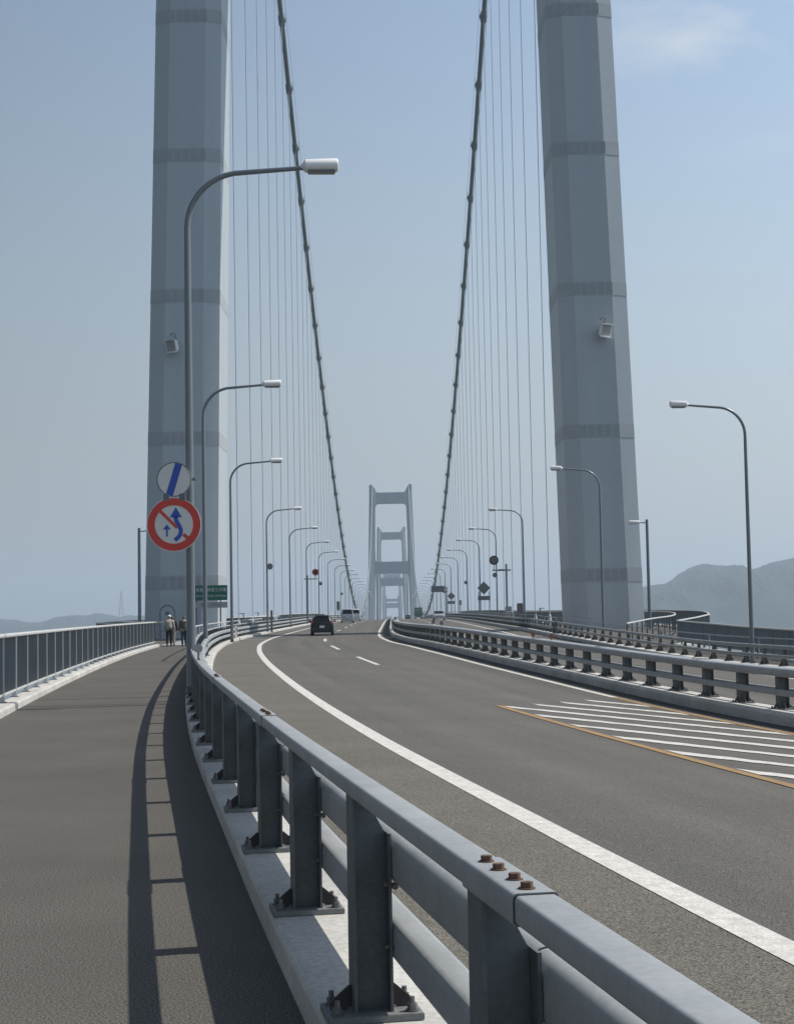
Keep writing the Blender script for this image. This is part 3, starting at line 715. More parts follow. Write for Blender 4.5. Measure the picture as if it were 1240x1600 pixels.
# walkway lamps by the tower (short straight arm)
def walk_lamp(label, x, y, z0, h, s):
    r = thing('walkway_lamp', label, 'walkway lamp', (x, y, z0), 0, 'straight armed lamps by the tower')
    mb = MB(); mb.tube([(0, 0, 0), (0, 0, h*.5), (0, 0, h)], [.13, .115, .10], 10); mb.build('pole', M['pole'], r, True)
    mb = MB(); mb.tube([(0, 0, h-.25), (s*.55, 0, h-.22)], .04, 8); mb.build('arm', M['pole'], r, True)
    hb = MB(); rings = []
    for xx, b in ((.50, .08), (.56, .14), (1.25, .17), (1.32, .12)): rings.append([(s*xx, b*math.cos(R(a)), h-.20+b*.9*math.sin(R(a))) for a in range(0, 360, 24)])
    hb.loft(rings); hb.build('lamp_head', M['head'], r, True)
walk_lamp('straight walkway lamp standing outside the left tower leg', -17.95, 109.5, .05, 7.9, 1)
walk_lamp('straight walkway lamp standing outside the right tower leg', 18.35, 110.0, .03, 7.9, -1)

# ---------------------------------------------------------------- signs
def disc(r, y0, y1, cx=0, cz_=0, n=40, r0=0):
    mb = MB()
    a = [(cx+r*math.cos(2*math.pi*k/n), y0, cz_+r*math.sin(2*math.pi*k/n)) for k in range(n)]
    b = [(p[0], y1, p[2]) for p in a]
    if not r0: mb.loft([a, b]); return mb
    c = [(cx+r0*math.cos(2*math.pi*k/n), y0, cz_+r0*math.sin(2*math.pi*k/n)) for k in range(n)]; d = [(p[0], y1, p[2]) for p in c]
    mb.loft([a, b, d, c, a], cap=False); return mb
def flat(poly, y0, y1):
    mb = MB(); mb.prism(poly, y0, y1); return mb
def strip_poly(pts, w0, w1=None):
    L_, R__ = [], []; n = len(pts)
    for i, p in enumerate(pts):
        q = pts[max(i-1, 0)]; r = pts[min(i+1, n-1)]; tx, tz = r[0]-q[0], r[1]-q[1]; l = math.hypot(tx, tz)
        wd = (w0 if w1 is None else w0+(w1-w0)*i/(n-1))/2; L_.append((p[0]-tz/l*wd, p[1]+tx/l*wd)); R__.append((p[0]+tz/l*wd, p[1]-tx/l*wd))
    return L_+R__[::-1]
sx, sy, sz = -4.0, 27.98, 3.275
SGN = 1.045
rs = thing('road_sign', 'round red bordered no overtaking sign with blue arrows on the nearest lamp', 'road sign', (sx+.05, sy, sz), 0, 'signs on the nearest lamp')
f = disc(.475, 0, .02); f.build('sign_face', M['swhite'], rs)
disc(.462, -.004, -.0005, r0=.335).build('red_ring', M['sred'], rs)
bar = flat(strip_poly([(-.265, .265), (.055, -.06)], .055, .05), -.0035, -.0005); bar.build('red_bar', M['sred'], rs)
flat(strip_poly([(.165, -.175), (.262, -.262)], .062), -.0035, -.0005).build('red_bar', M['sred'], rs)
curve = [(.015, -.275), (.075, -.225), (.115, -.165), (.12, -.10), (.095, -.03), (.055, .035), (.035, .09), (.03, .14)]
ab = flat(strip_poly(curve, .072), -.0055, -.0010); ab.build('curved_arrow', M['sblue'], rs)
flat([(-.07, .125), (.14, .125), (.035, .30)], -.0055, -.0010).build('arrow_head', M['sblue'], rs)
flat([(-.138, -.21), (-.108, -.21), (-.108, -.085), (-.055, -.085), (-.123, .0), (-.195, -.085), (-.138, -.085)], -.0055, -.0010).build('small_arrow', M['sblue'], rs)
mb = MB(); mb.box((.0, .035, .2), (.10, .03, .06)); mb.box((0, .035, -.2), (.10, .03, .06)); mb.box((.16, .05, .2), (.42, .03, .05)); mb.box((.16, .05, -.2), (.42, .03, .05)); mb.build('bracket', M['sback'], rs)
r2 = thing('road_sign', 'small round white sign with a slanted blue stripe above the red sign', 'road sign', (sx+.06, sy, sz+.825), 0, 'signs on the nearest lamp')
disc(.305, 0, .02).build('sign_face', M['swhite'], r2)
disc(.304, -.004, -.0005, r0=.287).build('rim_line', M['sback'], r2)
a = 17; poly = []
wv = .062
c, s_ = math.cos(R(90-a)), math.sin(R(90-a)); 
for t in (-1, 1):
    for q in ((-wv, wv) if t < 0 else (wv, -wv)):
        l = math.sqrt(.291**2-q**2)*t; poly.append((c*l+s_*q, s_*l-c*q))
flat(poly, -.0035, -.0006).build('blue_stripe', M['sblue'], r2)
mb = MB(); mb.box((.16, .04, 0), (.42, .03, .05)); mb.box((-.14, .01, -.31), (.10, .03, .12)); mb.box((.14, .01, -.31), (.10, .03, .12)); mb.build('bracket', M['sback'], r2)
rs.scale = (SGN,)*3; r2.scale = (1.05,)*3
def text(body, size, loc, m, parent, name, xs=1.0, rz=0.0):
    cu = bpy.data.curves.new(name, 'FONT'); cu.body = body; cu.size = size; cu.align_x = 'CENTER'; cu.align_y = 'CENTER'; cu.extrude = .002
    to = bpy.data.objects.new(name, cu); COL.objects.link(to); bpy.context.view_layer.update()
    dg = bpy.context.evaluated_depsgraph_get(); me = bpy.data.meshes.new_from_object(to.evaluated_get(dg)); bpy.data.objects.remove(to, do_unlink=True)
    me.materials.clear(); me.materials.append(m); o = bpy.data.objects.new(name, me); COL.objects.link(o); o.parent = parent
    o.location = loc; o.rotation_euler = (R(90), 0, rz); o.scale = (xs, 1, 1); return o
# green name board of the bridge
gy = 112.0; gx = (331-613)/2400*gy
gs = thing('name_board', 'green bridge name board over a grey plate, behind the lamp poles at left', 'road sign', (gx, gy, .1))
mb = MB(); mb.box((0, 0, 3.17), (2.36, .05, 1.10)); bd = mb.build('green_board', M['sgreen'], gs, bevel=.01)
text('来島海峡第三大橋', .30, (0, -.028, 3.37), M['swhite'], bd, 'lettering', .92)
text('Kurushima-Kaikyo 3rd Bridge', .19, (0, -.028, 2.95), M['swhite'], bd, 'lettering', .95)
mb = MB(); mb.box((0, 0, 2.29), (2.36, .05, .44)); b2 = mb.build('grey_plate', M['ref_g'], gs, bevel=.01)
text('橋長 1570m', .30, (0, -.028, 2.29), M['sback'], b2, 'lettering')
for x in (-1.08, .67):
    mb = MB(); mb.cyl((x, .07, 1.82), .05, 3.7, 8); mb.build('post', M['sback'], gs)
def pole_sign(name, label, cat, x, y, hgt, group=None, arm=None, r=.07):
    z = ZP(y); t = thing(name, label, cat, (x, y, z), 0, group)
    mb = MB(); mb.cyl((0, 0, hgt/2), r, hgt, 10); mb.build('post', M['pole'], t)
    return t
# left: round variable sign on an arm
t = pole_sign('speed_sign', 'round dark sign with a red ring on an arm over the left road edge', 'road sign', -10.05, 183, 5.9, None, None, .10)
mb = MB(); mb.tube([(-.4, 0, 5.45), (1.2, 0, 5.45)], .06, 8); mb.build('arm', M['sback'], t)
d = disc(.40, -.05, .10, .98, 6.25); d.build('sign_face', M['plastic'], t); disc(.37, -.062, -.052, .98, 6.25, r0=.25).build('red_ring', M['sred'], t)
mb = MB(); mb.cyl((.98, .03, 5.65), .03, .5, 6); mb.build('stem', M['sback'], t)
t = pole_sign('road_sign', 'small red and white upright sign on the left, near the vans', 'road sign', -10.0, 285, 1.0)
mb = MB(); mb.box((0, -.03, 2.75), (.6, .04, 1.6)); mb.build('panel', M['sback'], t); mb = MB(); mb.cyl((0, 0, 1.3), .05, 2.6, 6); mb.build('post', M['pole'], t)
mb = MB(); mb.box((0, -.055, 1.9), (.56, .02, .2)); mb.build('lower_panel', M['swhite'], t)
# right: backs of the signs for the other carriageway
t = pole_sign('speed_sign', 'round grey backed sign on an arm beside the right road edge', 'road sign', 11.25, 151, 5.95, None, None, .10)
mb = MB(); mb.tube([(.45, 0, 5.35), (-1.35, 0, 5.35)], .075, 8); mb.box((-.5, 0, 5.36), (.5, .16, .18)); mb.build('arm', M['sback'], t)
disc(.455, -.06, .09, -1.20, 6.33).build('sign_back', M['plastic'], t); disc(.33, -.075, -.061, -1.2, 6.33).build('back_cover', M['sback'], t)
mb = MB(); mb.cyl((-1.2, 0, 5.65), .035, .6, 6); mb.build('stem', M['sback'], t); disc(.24, -.05, .15, -1.12, 4.88).build('warning_lamp', M['sback'], t)
mb = MB(); mb.box((.12, -.05, 1.0), (.62, .4, 1.55)); mb.build('cabinet', M['steel'], t, bevel=.02)
def diamond(label, x, y, hd, zc, plate_w):
    t = thing('warning_sign', label, 'road sign', (x, y, ZP(y)), 0, 'diamond warning signs seen from behind')
    flat([(0, -hd+zc), (hd, zc), (0, hd+zc), (-hd, zc)], -.02, .02).build('sign_back', M['sback'], t)
    mb = MB(); mb.box((0, 0, zc-hd-.42), (plate_w, .05, .52)); mb.build('lower_plate', M['sback'], t, bevel=.01)
    for xx in (-.5, .5):
        mb = MB(); mb.cyl((xx*plate_w*.85, .05, (zc-.4)/2), .05, zc-.4, 8); mb.build('post', M['pole'], t)
diamond('larger diamond sign seen from behind over a rectangular plate at right', 11.15, 187, .80, 4.05, 1.5)
diamond('smaller diamond sign seen from behind over a plate, farther along on the right', 10.85, 283, .74, 4.1, 1.4)
t = pole_sign('message_board', 'wide dark message board on a bracketed mast far along on the right', 'message board', 11.1, 314, 6.4, None, None, .13)
mb = MB(); mb.box((-1.75, 0, 6.0), (2.75, .35, 1.25)); mb.build('board', M['sback'], t, bevel=.03)
for z in (5.45, 6.15):
    mb = MB(); mb.box((-.1, .1, z), (1.0, .14, .14)); mb.build('bracket', M['sback'], t)
t = pole_sign('road_sign', 'narrow round topped marker post on the right beyond the larger diamond sign', 'road sign', 10.75, 243, 2.4)
mb = MB(); mb.box((0, -.02, 2.6), (.34, .05, .75)); mb.build('panel', M['sback'], t, bevel=.02)
# small horns on lamp poles
def horn(label, x, y, z, s):
    t = thing('loudspeaker', label, 'loudspeaker', (x, y, z), 0, 'loudspeakers on lamp poles')
    mb = MB(); rings = [[(s*.12+r*math.cos(R(a))*.9, yy_, r*math.sin(R(a))) for a in range(0, 360, 24)] for yy_, r in ((.25, .08), (.05, .13), (-.12, .24), (-.20, .26))]
    mb.loft(rings); mb.build('horn', M['sback'], t, True); mb = MB(); mb.box((0, .1, 0), (.2, .08, .08)); mb.build('bracket', M['sback'], t)
for (sd_, i, dz) in (('left', 3, 5.35), ('left', 6, 5.5), ('left', 9, 5.3), ('right', 5, 5.3), ('right', 8, 5.3)):
    l = lamps[(sd_, i)]; s = 1 if sd_ == 'left' else -1
    horn('dark loudspeaker on the %s curved lamp of the %s row' % (ordn[i], sd_), l.location.x+s*.14, l.location.y-.05, l.location.z+dz, s)
# cabinet on right by the lamp, marker post at left
t = thing('cabinet', 'small green grey cabinet beside the third lamp of the right row', 'cabinet', (10.85, 131, ZP(131)))
mb = MB(); mb.box((0, 0, 1.2), (.5, .4, 1.7)); mb.build('box', M['steel_d'], t, bevel=.02); mb = MB(); mb.box((0, -.21, 1.3), (.42, .02, 1.3)); mb.build('door', M['sback'], t)
t = thing('marker_post', 'thick short dark post standing by the fourth lamp of the left row', 'post', (-9.8, 125, ZP(125)))
mb = MB(); mb.box((0, 0, .95), (.16, .16, 1.8)); mb.build('shaft', M['sback'], t, bevel=.02); mb = MB(); mb.box((0, -.085, 1.6), (.10, .01, .35)); mb.build('reflector', M['plastic'], t)
for i, (px, y) in enumerate(((381, 132), (404, 150), (843, 128))):
    x = (px-613)/2400*y
    t = thing('walkway_light', ('short bent post light near the left hangers, %s one' % ('nearer', 'farther')[i]) if i < 2 else 'short bent post light near the right hangers', 'post light', (x, y, ZP(y)), 0, 'short post lights')
    mb = MB(); mb.cyl((0, 0, .8), .045, 1.6, 8); mb.build('post', M['sback'], t); mb = MB(); mb.box((-.12 if i < 2 else .12, 0, 1.6), (.45, .09, .06)); mb.build('head', M['sback'], t)
# delineator reflectors on the rails
def delineator(label, p, r, m, stem=.07):
    t = thing('delineator', label, 'reflector', p, 0, 'round delineators on the barriers')
    mb = MB(); mb.cyl((0, 0, stem/2), .014, stem, 8); mb.build('stem', M['sback'], t)
    disc(r, -.012, .012, 0, stem+r*.9, 20).build('disc', m, t)
delineator('grey backed round delineator on the near guard rail beyond the lamp', P(22.0, -2.25, 1.0), .064, M['ref_g'], .09)
for k, yv in enumerate((45.0, 47.6)): delineator('orange round delineator on the median rail, %s of the pair' % ('right' if k == 0 else 'left'), P(yv, 8.22, .99), .075, M['ref_o'], .05)
for k, yv in enumerate((69.0, 72.3, 110.0)): delineator(('%s dark delineator on the median rail, beyond the orange pair' % ('right', 'left')[k]) if k < 2 else 'farthest dark delineator on the median rail near its crest', P(yv, 8.22, .99), .085, M['sback'], .06)

# ---------------------------------------------------------------- vehicles (x right, y forward, z up; rear at y=0)
def vehicle(name, label, cat, L_, W, H_, body_m, prof, rails_, wheel_r, wb, group='vehicles on the bridge', glass=True):
    """prof: list of (y, belt_z, roof_z, half width at roof); lofted body with glazing, lamps and wheels"""
    t = thing(name, label, cat, (0, 0, 0), 0, group)
    hw = W/2; gb = .20; mb = MB(); rings = []
    for y, belt, roof, rw, end in prof:
        k = end
        rings.append([(-hw*k*.93, y, gb), (hw*k*.93, y, gb), (hw*k, y, gb+.18), (hw*k, y, belt-.12), (hw*k*.97, y, belt), (rw, y, max(roof-.06, belt+.005)), (rw*.86, y, max(roof, belt+.01)),
                      (-rw*.86, y, max(roof, belt+.01)), (-rw, y, max(roof-.06, belt+.005)), (-hw*k*.97, y, belt), (-hw*k, y, belt-.12), (-hw*k, y, gb+.18)])
    mb.loft(rings); body = mb.build('body', body_m, t, True)
    for y in wb:
        for s in (-1, 1):
            q = MB(); q.cyl((s*(hw-.10), y, wheel_r), wheel_r, .20, 20, 'X'); wl = q.build('wheel', M['tyre'], t, True)
            q = MB(); q.cyl((s*(hw-.005), y, wheel_r), wheel_r*.62, .02, 14, 'X'); q.build('rim', M['rim'], wl)
            a = MB(); a.cyl((s*(hw-.04), y, wheel_r+.02), wheel_r+.05, .082, 20, 'X'); a.build('wheel_arch', M['plastic'], t)
    return t
def panel(t, name, pts, m, th=.012):
    a, b, c = Vector(pts[0]), Vector(pts[1]), Vector(pts[2]); n = (b-a).cross(c-a).normalized()*th
    mb = MB(); mb.loft([[Vector(p)-n for p in pts], [Vector(p)+n for p in pts]]); return mb.build(name, m, t)
def hatchback(name, label, paint, H_=1.42, W=1.62, L_=3.6, glass_tail=True):
    hw = W/2
    prof = [(0, .74, .76, hw*.86, .88), (.05, .82, .93, hw*.80, .95), (.22, .90, H_-.14, hw*.69, .99), (.42, .93, H_-.03, hw*.66, 1), (.7, .94, H_, hw*.66, 1), (1.8, .93, H_, hw*.68, 1), (2.35, .93, H_-.10, hw*.74, 1), (2.95, .92, .97, hw*.85, .99), (3.45, .80, .82, hw*.85, .94), (L_, .66, .68, hw*.8, .86)]
    t = vehicle(name, label, 'car', L_, W, H_, paint, prof, None, .29, (.62, 2.98))
    panel(t, 'rear_window', [(-hw*.66, .07, .97), (hw*.66, .07, .97), (hw*.56, .225, H_-.13), (-hw*.56, .225, H_-.13)], M['glass'])
    for s in (-1, 1):
        panel(t, 'tail_lamp', [(s*hw*.93, .05, .72), (s*hw*.74, .02, .74), (s*hw*.73, .10, 1.02), (s*hw*.88, .13, 1.04)], M['tail'])
        panel(t, 'side_window', [(s*hw*.925, .75, 1.0), (s*hw*.925, 2.30, .97), (s*hw*.75, 2.1, H_-.13), (s*hw*.74, .75, H_-.10)], M['glass'])
        mb = MB(); mb.box((s*(hw+.07), 2.35, 1.0), (.16, .10, .13)); mb.build('mirror', paint, t, bevel=.02)
    mb = MB(); mb.box((0, .0, .40), (W*.90, .10, .24)); mb.build('rear_bumper', M['plastic'] if paint is M['black_paint'] else paint, t, bevel=.03)
    mb = MB(); mb.box((0, -.035, .62), (.33, .03, .165)); mb.build('number_plate', M['swhite'], t)
    mb = MB(); mb.box((0, .06, .87), (.14, .04, .05)); mb.build('badge', M['rim'], t)
    panel(t, 'windscreen', [(-hw*.72, 2.93, 1.0), (hw*.72, 2.93, 1.0), (hw*.66, 2.42, H_-.10), (-hw*.66, 2.42, H_-.10)], M['glass'])
    mb = MB(); mb.box((0, .30, H_-.01), (W*.62, .22, .03)); mb.build('roof_spoiler', paint, t, bevel=.01)
    return t
def place(t, x, y, rz=0):
    t.location = (x, y, ZP(y)+.012); t.rotation_euler = (0, 0, rz)
t = hatchback('car', 'black hatchback seen from behind in the left lane, nearest vehicle', M['black_paint']); place(t, -4.95, 108, R(2))
def minivan(label, paint, W=1.69, H_=1.88, L_=4.6):
    hw = W/2
    prof = [(0, .85, .90, hw*.92, .92), (.06, 1.02, 1.15, hw*.90, .97), (.22, 1.06, H_-.10, hw*.78, 1), (.45, 1.06, H_, hw*.78, 1), (2.9, 1.04, H_-.02, hw*.78, 1), (3.45, 1.02, H_-.25, hw*.76, 1), (4.05, 1.0, 1.06, hw*.82, .99), (4.45, .85, .88, hw*.8, .93), (L_, .7, .72, hw*.78, .85)]
    t = vehicle('minivan', label, 'van', L_, W, H_, paint, prof, None, .31, (.85, 3.75))
    panel(t, 'rear_window', [(-hw*.80, .065, 1.16), (hw*.80, .065, 1.16), (hw*.68, .205, H_-.16), (-hw*.68, .205, H_-.16)], M['glass'])
    for s in (-1, 1):
        panel(t, 'tail_lamp', [(s*hw*.95, .06, .85), (s*hw*.78, .03, .85), (s*hw*.80, .09, 1.14), (s*hw*.92, .13, 1.14)], M['tail'])
        panel(t, 'side_window', [(s*hw*.94, .5, 1.10), (s*hw*.94, 3.4, 1.08), (s*hw*.82, 3.05, H_-.16), (s*hw*.82, .5, H_-.14)], M['glass'])
    mb = MB(); mb.box((0, .0, .44), (W*.92, .12, .28)); mb.build('rear_bumper', paint, t, bevel=.03)
    mb = MB(); mb.box((0, -.0, .80), (.33, .05, .165)); mb.build('number_plate', M['swhite'], t)
    panel(t, 'windscreen', [(-hw*.74, 4.0, 1.1), (hw*.74, 4.0, 1.1), (hw*.68, 3.48, H_-.25), (-hw*.68, 3.48, H_-.25)], M['glass'])
    return t
t = minivan('silver minivan seen from behind, ahead of the black car', M['silver_paint']); place(t, -6.0, 205, R(2))
t = minivan('white minivan seen from behind, partly hidden behind the nearer silver minivan', M['white_paint']); place(t, -5.65, 233, R(2))
# oncoming saloon
hw = .84
t = vehicle('car', 'silver saloon car coming towards the viewer in the right carriageway', 'car', 4.4, 1.69, 1.42, M['silver_paint'],
            [(0, .62, .64, .70, .86), (.10, .74, .76, .74, .94), (.9, .90, .92, .74, 1), (1.5, .92, 1.30, .62, 1), (1.85, .92, 1.42, .62, 1), (2.9, .93, 1.41, .62, 1), (3.6, .96, 1.0, .70, 1), (4.3, .92, .94, .74, .95), (4.4, .70, .72, .72, .88)], None, .31, (.85, 3.45))
panel(t, 'windscreen', [(-.68, .93, .96), (.68, .93, .96), (.56, 1.55, 1.335), (-.56, 1.55, 1.335)], M['glass'])
for s in (-1, 1):
    panel(t, 'headlight', [(s*.78, .10, .58), (s*.48, .02, .58), (s*.48, .04, .70), (s*.76, .14, .72)], M['swhite'])
    panel(t, 'side_window', [(s*.81, 1.5, .97), (s*.81, 3.4, .99), (s*.68, 2.95, 1.34), (s*.68, 1.75, 1.34)], M['glass'])
mb = MB(); mb.box((0, .0, .60), (.8, .05, .10)); mb.build('grille', M['plastic'], t); mb = MB(); mb.box((0, -.01, .30), (1.5, .1, .20)); mb.build('front_bumper', M['silver_paint'], t, bevel=.03); mb = MB(); mb.box((0, -.06, .42), (.33, .03, .16)); mb.build('number_plate', M['swhite'], t)
place(t, 6.75, 222, 0)
# oncoming truck
t = thing('truck', 'green box truck coming towards the viewer far along the right carriageway', 'truck', (0, 0, 0), 0, 'vehicles on the bridge')
mb = MB(); mb.loft([[(-1.05, y, z0), (1.05, y, z0), (1.05, y, z1), (-1.05, y, z1)] for y, z0, z1 in ((0, .55, 1.45), (.02, .5, 1.5), (.16, .5, 2.3), (1.7, .5, 2.38))]); mb.build('cab', M['green_paint'], t, bevel=.03)
mb = MB(); mb.box((0, 4.9, 2.15), (2.25, 6.2, 2.5)); mb.build('cargo_box', M['green_paint'], t, bevel=.03)
panel(t, 'windscreen', [(-.92, .045, 1.50), (.92, .045, 1.50), (.90, .15, 2.15), (-.90, .15, 2.15)], M['glass'])
mb = MB(); mb.box((0, 1.72, 2.75), (1.9, .06, .12)); mb.build('marker_board', M['swhite'], t)
for s in (-1, 1):
    mb = MB(); mb.box((s*.8, -.02, .8), (.26, .06, .18)); mb.build('headlight', M['swhite'], t)
    mb = MB(); mb.box((s*1.22, .1, 1.75), (.16, .08, .42)); mb.build('mirror', M['plastic'], t)
    for y in (.9, 6.4): q = MB(); q.cyl((s*.90, y, .45), .45, .28, 18, 'X'); q.build('wheel', M['tyre'], t, True)
mb = MB(); mb.box((0, -.03, .58), (2.05, .12, .22)); mb.build('front_bumper', M['sback'], t, bevel=.02)
place(t, 8.0-.35, 452, 0)
t = hatchback('car', 'small dark car just left of the green truck, far along the right carriageway', M['dark_paint']); place(t, 4.45+.1, 462, R(180)); t.location.y = 462

# ---------------------------------------------------------------- people (skinned figures)
def skin_mesh(name, verts, edges, m, parent, root=0, sub=1):
    me = bpy.data.meshes.new(name); me.from_pydata([v[:3] for v in verts], edges, [])
    o = bpy.data.objects.new(name, me); COL.objects.link(o)
    mod = o.modifiers.new('s', 'SKIN'); mod.use_smooth_shade = True
    for i, v in enumerate(verts):
        sv = me.skin_vertices[0].data[i]; r = v[3]; sv.radius = r if isinstance(r, tuple) else (r, r); sv.use_root = (i == root)
    ss = o.modifiers.new('b', 'SUBSURF'); ss.levels = ss.render_levels = sub
    bpy.context.view_layer.update(); dg = bpy.context.evaluated_depsgraph_get()
    me2 = bpy.data.meshes.new_from_object(o.evaluated_get(dg)); bpy.data.objects.remove(o, do_unlink=True)
    me2.materials.clear(); me2.materials.append(m); o2 = bpy.data.objects.new(name, me2); COL.objects.link(o2); o2.parent = parent
    for p in me2.polygons: p.use_smooth = True
    return o2
def person(label, loc, rz, jm, tm, h=1.66, stoop=.05, stride=.14, arms=((-.04, 0), (.05, 0)), cap=False, raised=None):
    t = thing('person', label, 'person', loc, rz, 'people walking on the walkway'); k = h/1.70
    V = []; Ed = []
    def add(x, y, z, r, par=None):
        V.append((x*k, y*k, z*k, (r[0]*k, r[1]*k) if isinstance(r, tuple) else r*k)); i = len(V)-1
        if par is not None: Ed.append((par, i))
        return i
    pel = add(0, 0, .93, (.13, .095)); wa = add(0, stoop*.3, 1.08, (.125, .09), pel); ch = add(0, stoop*.7, 1.28, (.145, .10), wa); sh = add(0, stoop, 1.41, (.10, .08), ch)
    ne = add(0, stoop*1.2, 1.47, .05, sh); hb = add(0, stoop*1.5+.015, 1.545, (.066, .075), ne); hm = add(0, stoop*1.6+.02, 1.61, (.074, .088), hb); ht = add(0, stoop*1.6+.01, 1.665, (.058, .07), hm)
    joints = {}
    for s in (-1, 1):
        st = stride*s
        hip = add(s*.09, 0, .88, .085, pel); kn = add(s*.095, st*.55+.03, .49, .058, hip); an = add(s*.095, st*.9-.02, .09, .042, kn); toe = add(s*.10, st*.9+.13, .035, .035, an); joints[('l', s)] = (hip, kn, an)
        s_ = add(s*.19, stoop, 1.39, .055, sh)
        dx, dy = arms[0 if s < 0 else 1]
        if raised == s: el = add(s*.27, stoop+.10, 1.17, .043, s_); wr = add(s*.17, stoop+.26, 1.36, .030, el); hd = add(s*.13, stoop+.29, 1.43, (.036, .020), wr); d = (-.25, .2, 1)
        else: el = add(s*.245, stoop-.03+dx, 1.12, .043, s_); wr = add(s*.255, stoop+.06+dy*1.5, .87, .030, el); hd = add(s*.25, stoop+.085+dy*1.5, .79, (.036, .020), wr); d = (0, .25, -1)
        joints[('a', s)] = (s_, el, wr)
        b = V[hd]; L = math.sqrt(d[0]**2+d[1]**2+d[2]**2); d = [q/L for q in d]
        for q, (oy, ln) in enumerate(((-.030, .062), (-.010, .075), (.010, .080), (.030, .068))):
            f0 = add(b[0]/k+s*.002, b[1]/k+oy+d[1]*.03, b[2]/k+d[2]*.03, .009, hd); f1 = add(b[0]/k+d[0]*ln-s*.008, b[1]/k+oy+d[1]*ln, b[2]/k+d[2]*ln, .0085, f0)
            add(b[0]/k+d[0]*(ln+.02)-s*.022, b[1]/k+oy+d[1]*(ln+.02)+.004, b[2]/k+d[2]*(ln+.02), .0075, f1)
        th = add(b[0]/k-s*.005, b[1]/k+.040, b[2]/k-d[2]*.01, .010, hd); add(b[0]/k-s*.016, b[1]/k+.058, b[2]/k+d[2]*.035, .009, th)
    body = skin_mesh('body', V, Ed, M['skin'], t)
    # face
    fy = (stoop*1.6+.02)*k
    mb = MB(); mb.tube([(0, fy+.082*k, 1.625*k), (0, fy+.108*k, 1.592*k), (0, fy+.088*k, 1.585*k)], [.008, .014, .01], 6); mb.build('nose', M['skin'], t)
    for s in (-1, 1):
        mb = MB(); mb.cyl((s*.03*k, fy+.079*k, 1.622*k), .010, .012, 8, 'Y'); mb.build('eye', M['plastic'], t)
        mb = MB(); mb.tube([(s*.073*k, fy, 1.63*k), (s*.088*k, fy-.012, 1.61*k), (s*.074*k, fy, 1.575*k)], [.012, .016, .01], 6); mb.build('ear', M['skin'], t)
    mb = MB(); mb.box((0, fy+.083*k, 1.56*k), (.045, .012, .008)); mb.build('mouth', M['sred'], t)
    def sub(keys, extra, grow, name, m, root=0):
        W_, E2 = [], []; idx = {}
        for i in keys: idx[i] = len(W_); r = V[i][3]; g = extra.get(i, grow); W_.append((V[i][0], V[i][1], V[i][2], (r[0]+g, r[1]+g) if isinstance(r, tuple) else r+g))
        for a, b in Ed:
            if a in idx and b in idx: E2.append((idx[a], idx[b]))
        return skin_mesh(name, W_, E2, m, t, root)
    aL, aR = joints[('a', -1)], joints[('a', 1)]; lL, lR = joints[('l', -1)], joints[('l', 1)]
    sub([pel, wa, ch, sh, *aL, *aR], {pel: .06, wa: .06, ch: .045, sh: .022}, .026, 'jacket', jm)
    sub([pel, *lL, *lR], {pel: .018}, .025, 'trousers', tm)
    for s in (-1, 1):
        an = joints[('l', s)][2]; a = V[an]; mb = MB()
        rings = [[(a[0]+w_*math.cos(R(q)), a[1]+yy_, max(.005, .05+hh*math.sin(R(q)))) for q in range(0, 360, 36)] for yy_, w_, hh in ((-.07, .03, .03), (-.05, .045, .05), (.06, .05, .045), (.15, .045, .035), (.185, .02, .015))]
        mb.loft(rings); mb.build('shoe', M['shoe'], t, True)
    hz_ = 1.625*k; mb = MB(); rings = []
    if cap:
        for z, r in ((.0, .105), (.035, .106), (.07, .09), (.092, .055), (.10, .015)): rings.append([(r*k*.92*math.cos(R(q)), fy+r*k*1.1*math.sin(R(q)), hz_+z*k+.01) for q in range(0, 360, 24)])
        mb.loft(rings); c = mb.build('cap', M['cap'], t, True); mb = MB(); mb.box((0, fy+.13*k, hz_+.012), (.13, .09, .012)); mb.build('peak', M['cap'], c, bevel=.004)
        mb = MB(); rings = [[(r*k*math.cos(R(q)), fy-.012+r*k*1.12*math.sin(R(q)), hz_+z*k) for q in range(150, 391, 20)] for z, r in ((-.06, .076), (-.03, .083), (.0, .084))]; mb.loft(rings, closed=False); mb.build('hair', M['hair'], t, True)
    else:
        for z, r in ((-.06, .082), (-.01, .092), (.03, .09), (.06, .072), (.08, .03)): rings.append([(r*k*math.cos(R(q)), fy-.016+r*k*1.12*math.sin(R(q))*(1 if math.sin(R(q)) < 0 else .72), hz_+z*k) for q in range(0, 360, 24)])
        mb.loft(rings); mb.build('hair', M['hair'], t, True)
    return t
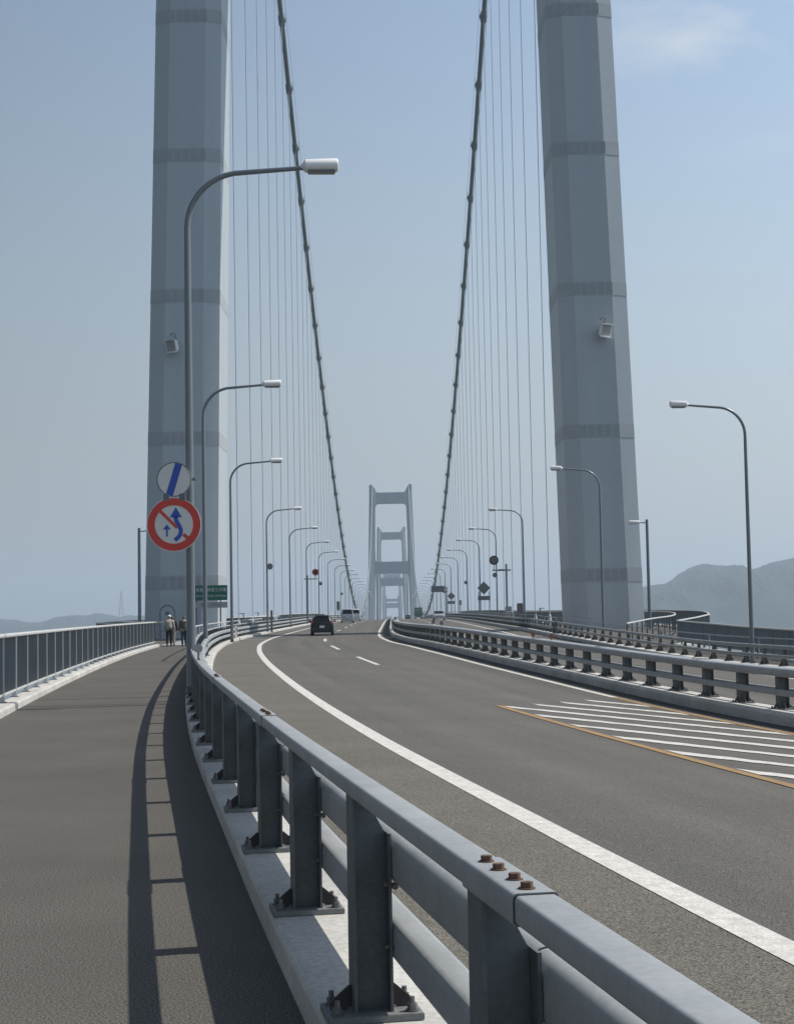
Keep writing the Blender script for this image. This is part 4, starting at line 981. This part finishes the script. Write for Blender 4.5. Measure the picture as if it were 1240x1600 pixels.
person('person in beige jacket, black trousers and white cap walking away', (-12.05+.02, 83.0, 0), R(2), M['jacket'], M['trouser'], 1.66, .10, .14, cap=True)
person('person in black jacket and light trousers, half hidden behind the one in beige', (-12.05, 84.4, 0), R(2), M['jacket_b'], M['trouser_g'], 1.60, .04, -.12)
person('person in olive jacket at the right of the group, next to the lamp pole', (-11.15, 82.4, 0), R(12), M['jacket_o'], M['trouser_t'], 1.62, .03, .10, raised=1)

# ---------------------------------------------------------------- pylon on the hill
y = 6800; x = (191-613)/2400*y
t = thing('transmission_tower', 'faint lattice transmission tower on the low hill at left', 'pylon', (x, y, 5))
H_ = 116; mb = MB(); lv = [0, 20, 38, 54, 68, 80, 92, 104, 116]
def wd(z): return 9*(1-z/H_)**1.25+1.0
for a, b in zip(lv, lv[1:]):
    for i, (sx_, sy_) in enumerate(((-1, -1), (1, -1), (1, 1), (-1, 1))):
        s2 = ((-1, -1), (1, -1), (1, 1), (-1, 1))[(i+1) % 4]; p = (sx_*wd(a), sy_*wd(a), a); q = (sx_*wd(b), sy_*wd(b), b)
        mb.tube([p, q], .85, 4); mb.tube([p, (s2[0]*wd(b), s2[1]*wd(b), b)], .45, 4); mb.tube([q, (s2[0]*wd(b), s2[1]*wd(b), b)], .45, 4)
mb.build('lattice_mast', M['pole'], t)
for z, w_ in ((72, 13), (86, 10), (100, 8)):
    mb = MB(); mb.tube([(-w_, 0, z), (0, 0, z+1.5), (w_, 0, z)], .7, 4); mb.build('cross_arm', M['pole'], t)

# ---------------------------------------------------------------- haze
hm = bpy.data.materials.new('haze_air'); hm.use_nodes = True; tt = hm.node_tree; tt.nodes.clear()
ho = tt.nodes.new('ShaderNodeOutputMaterial'); pv = tt.nodes.new('ShaderNodeVolumePrincipled')
pv.inputs['Color'].default_value = (.75, .885, 1.0, 1); pv.inputs['Density'].default_value = .00016; pv.inputs['Anisotropy'].default_value = .2
tt.links.new(pv.outputs[0], ho.inputs['Volume'])
mb = MB(); mb.box((0, 6000, 146), (30600, 18600, 430)); hb = mb.build('haze', hm); tag(hb, kind='stuff')
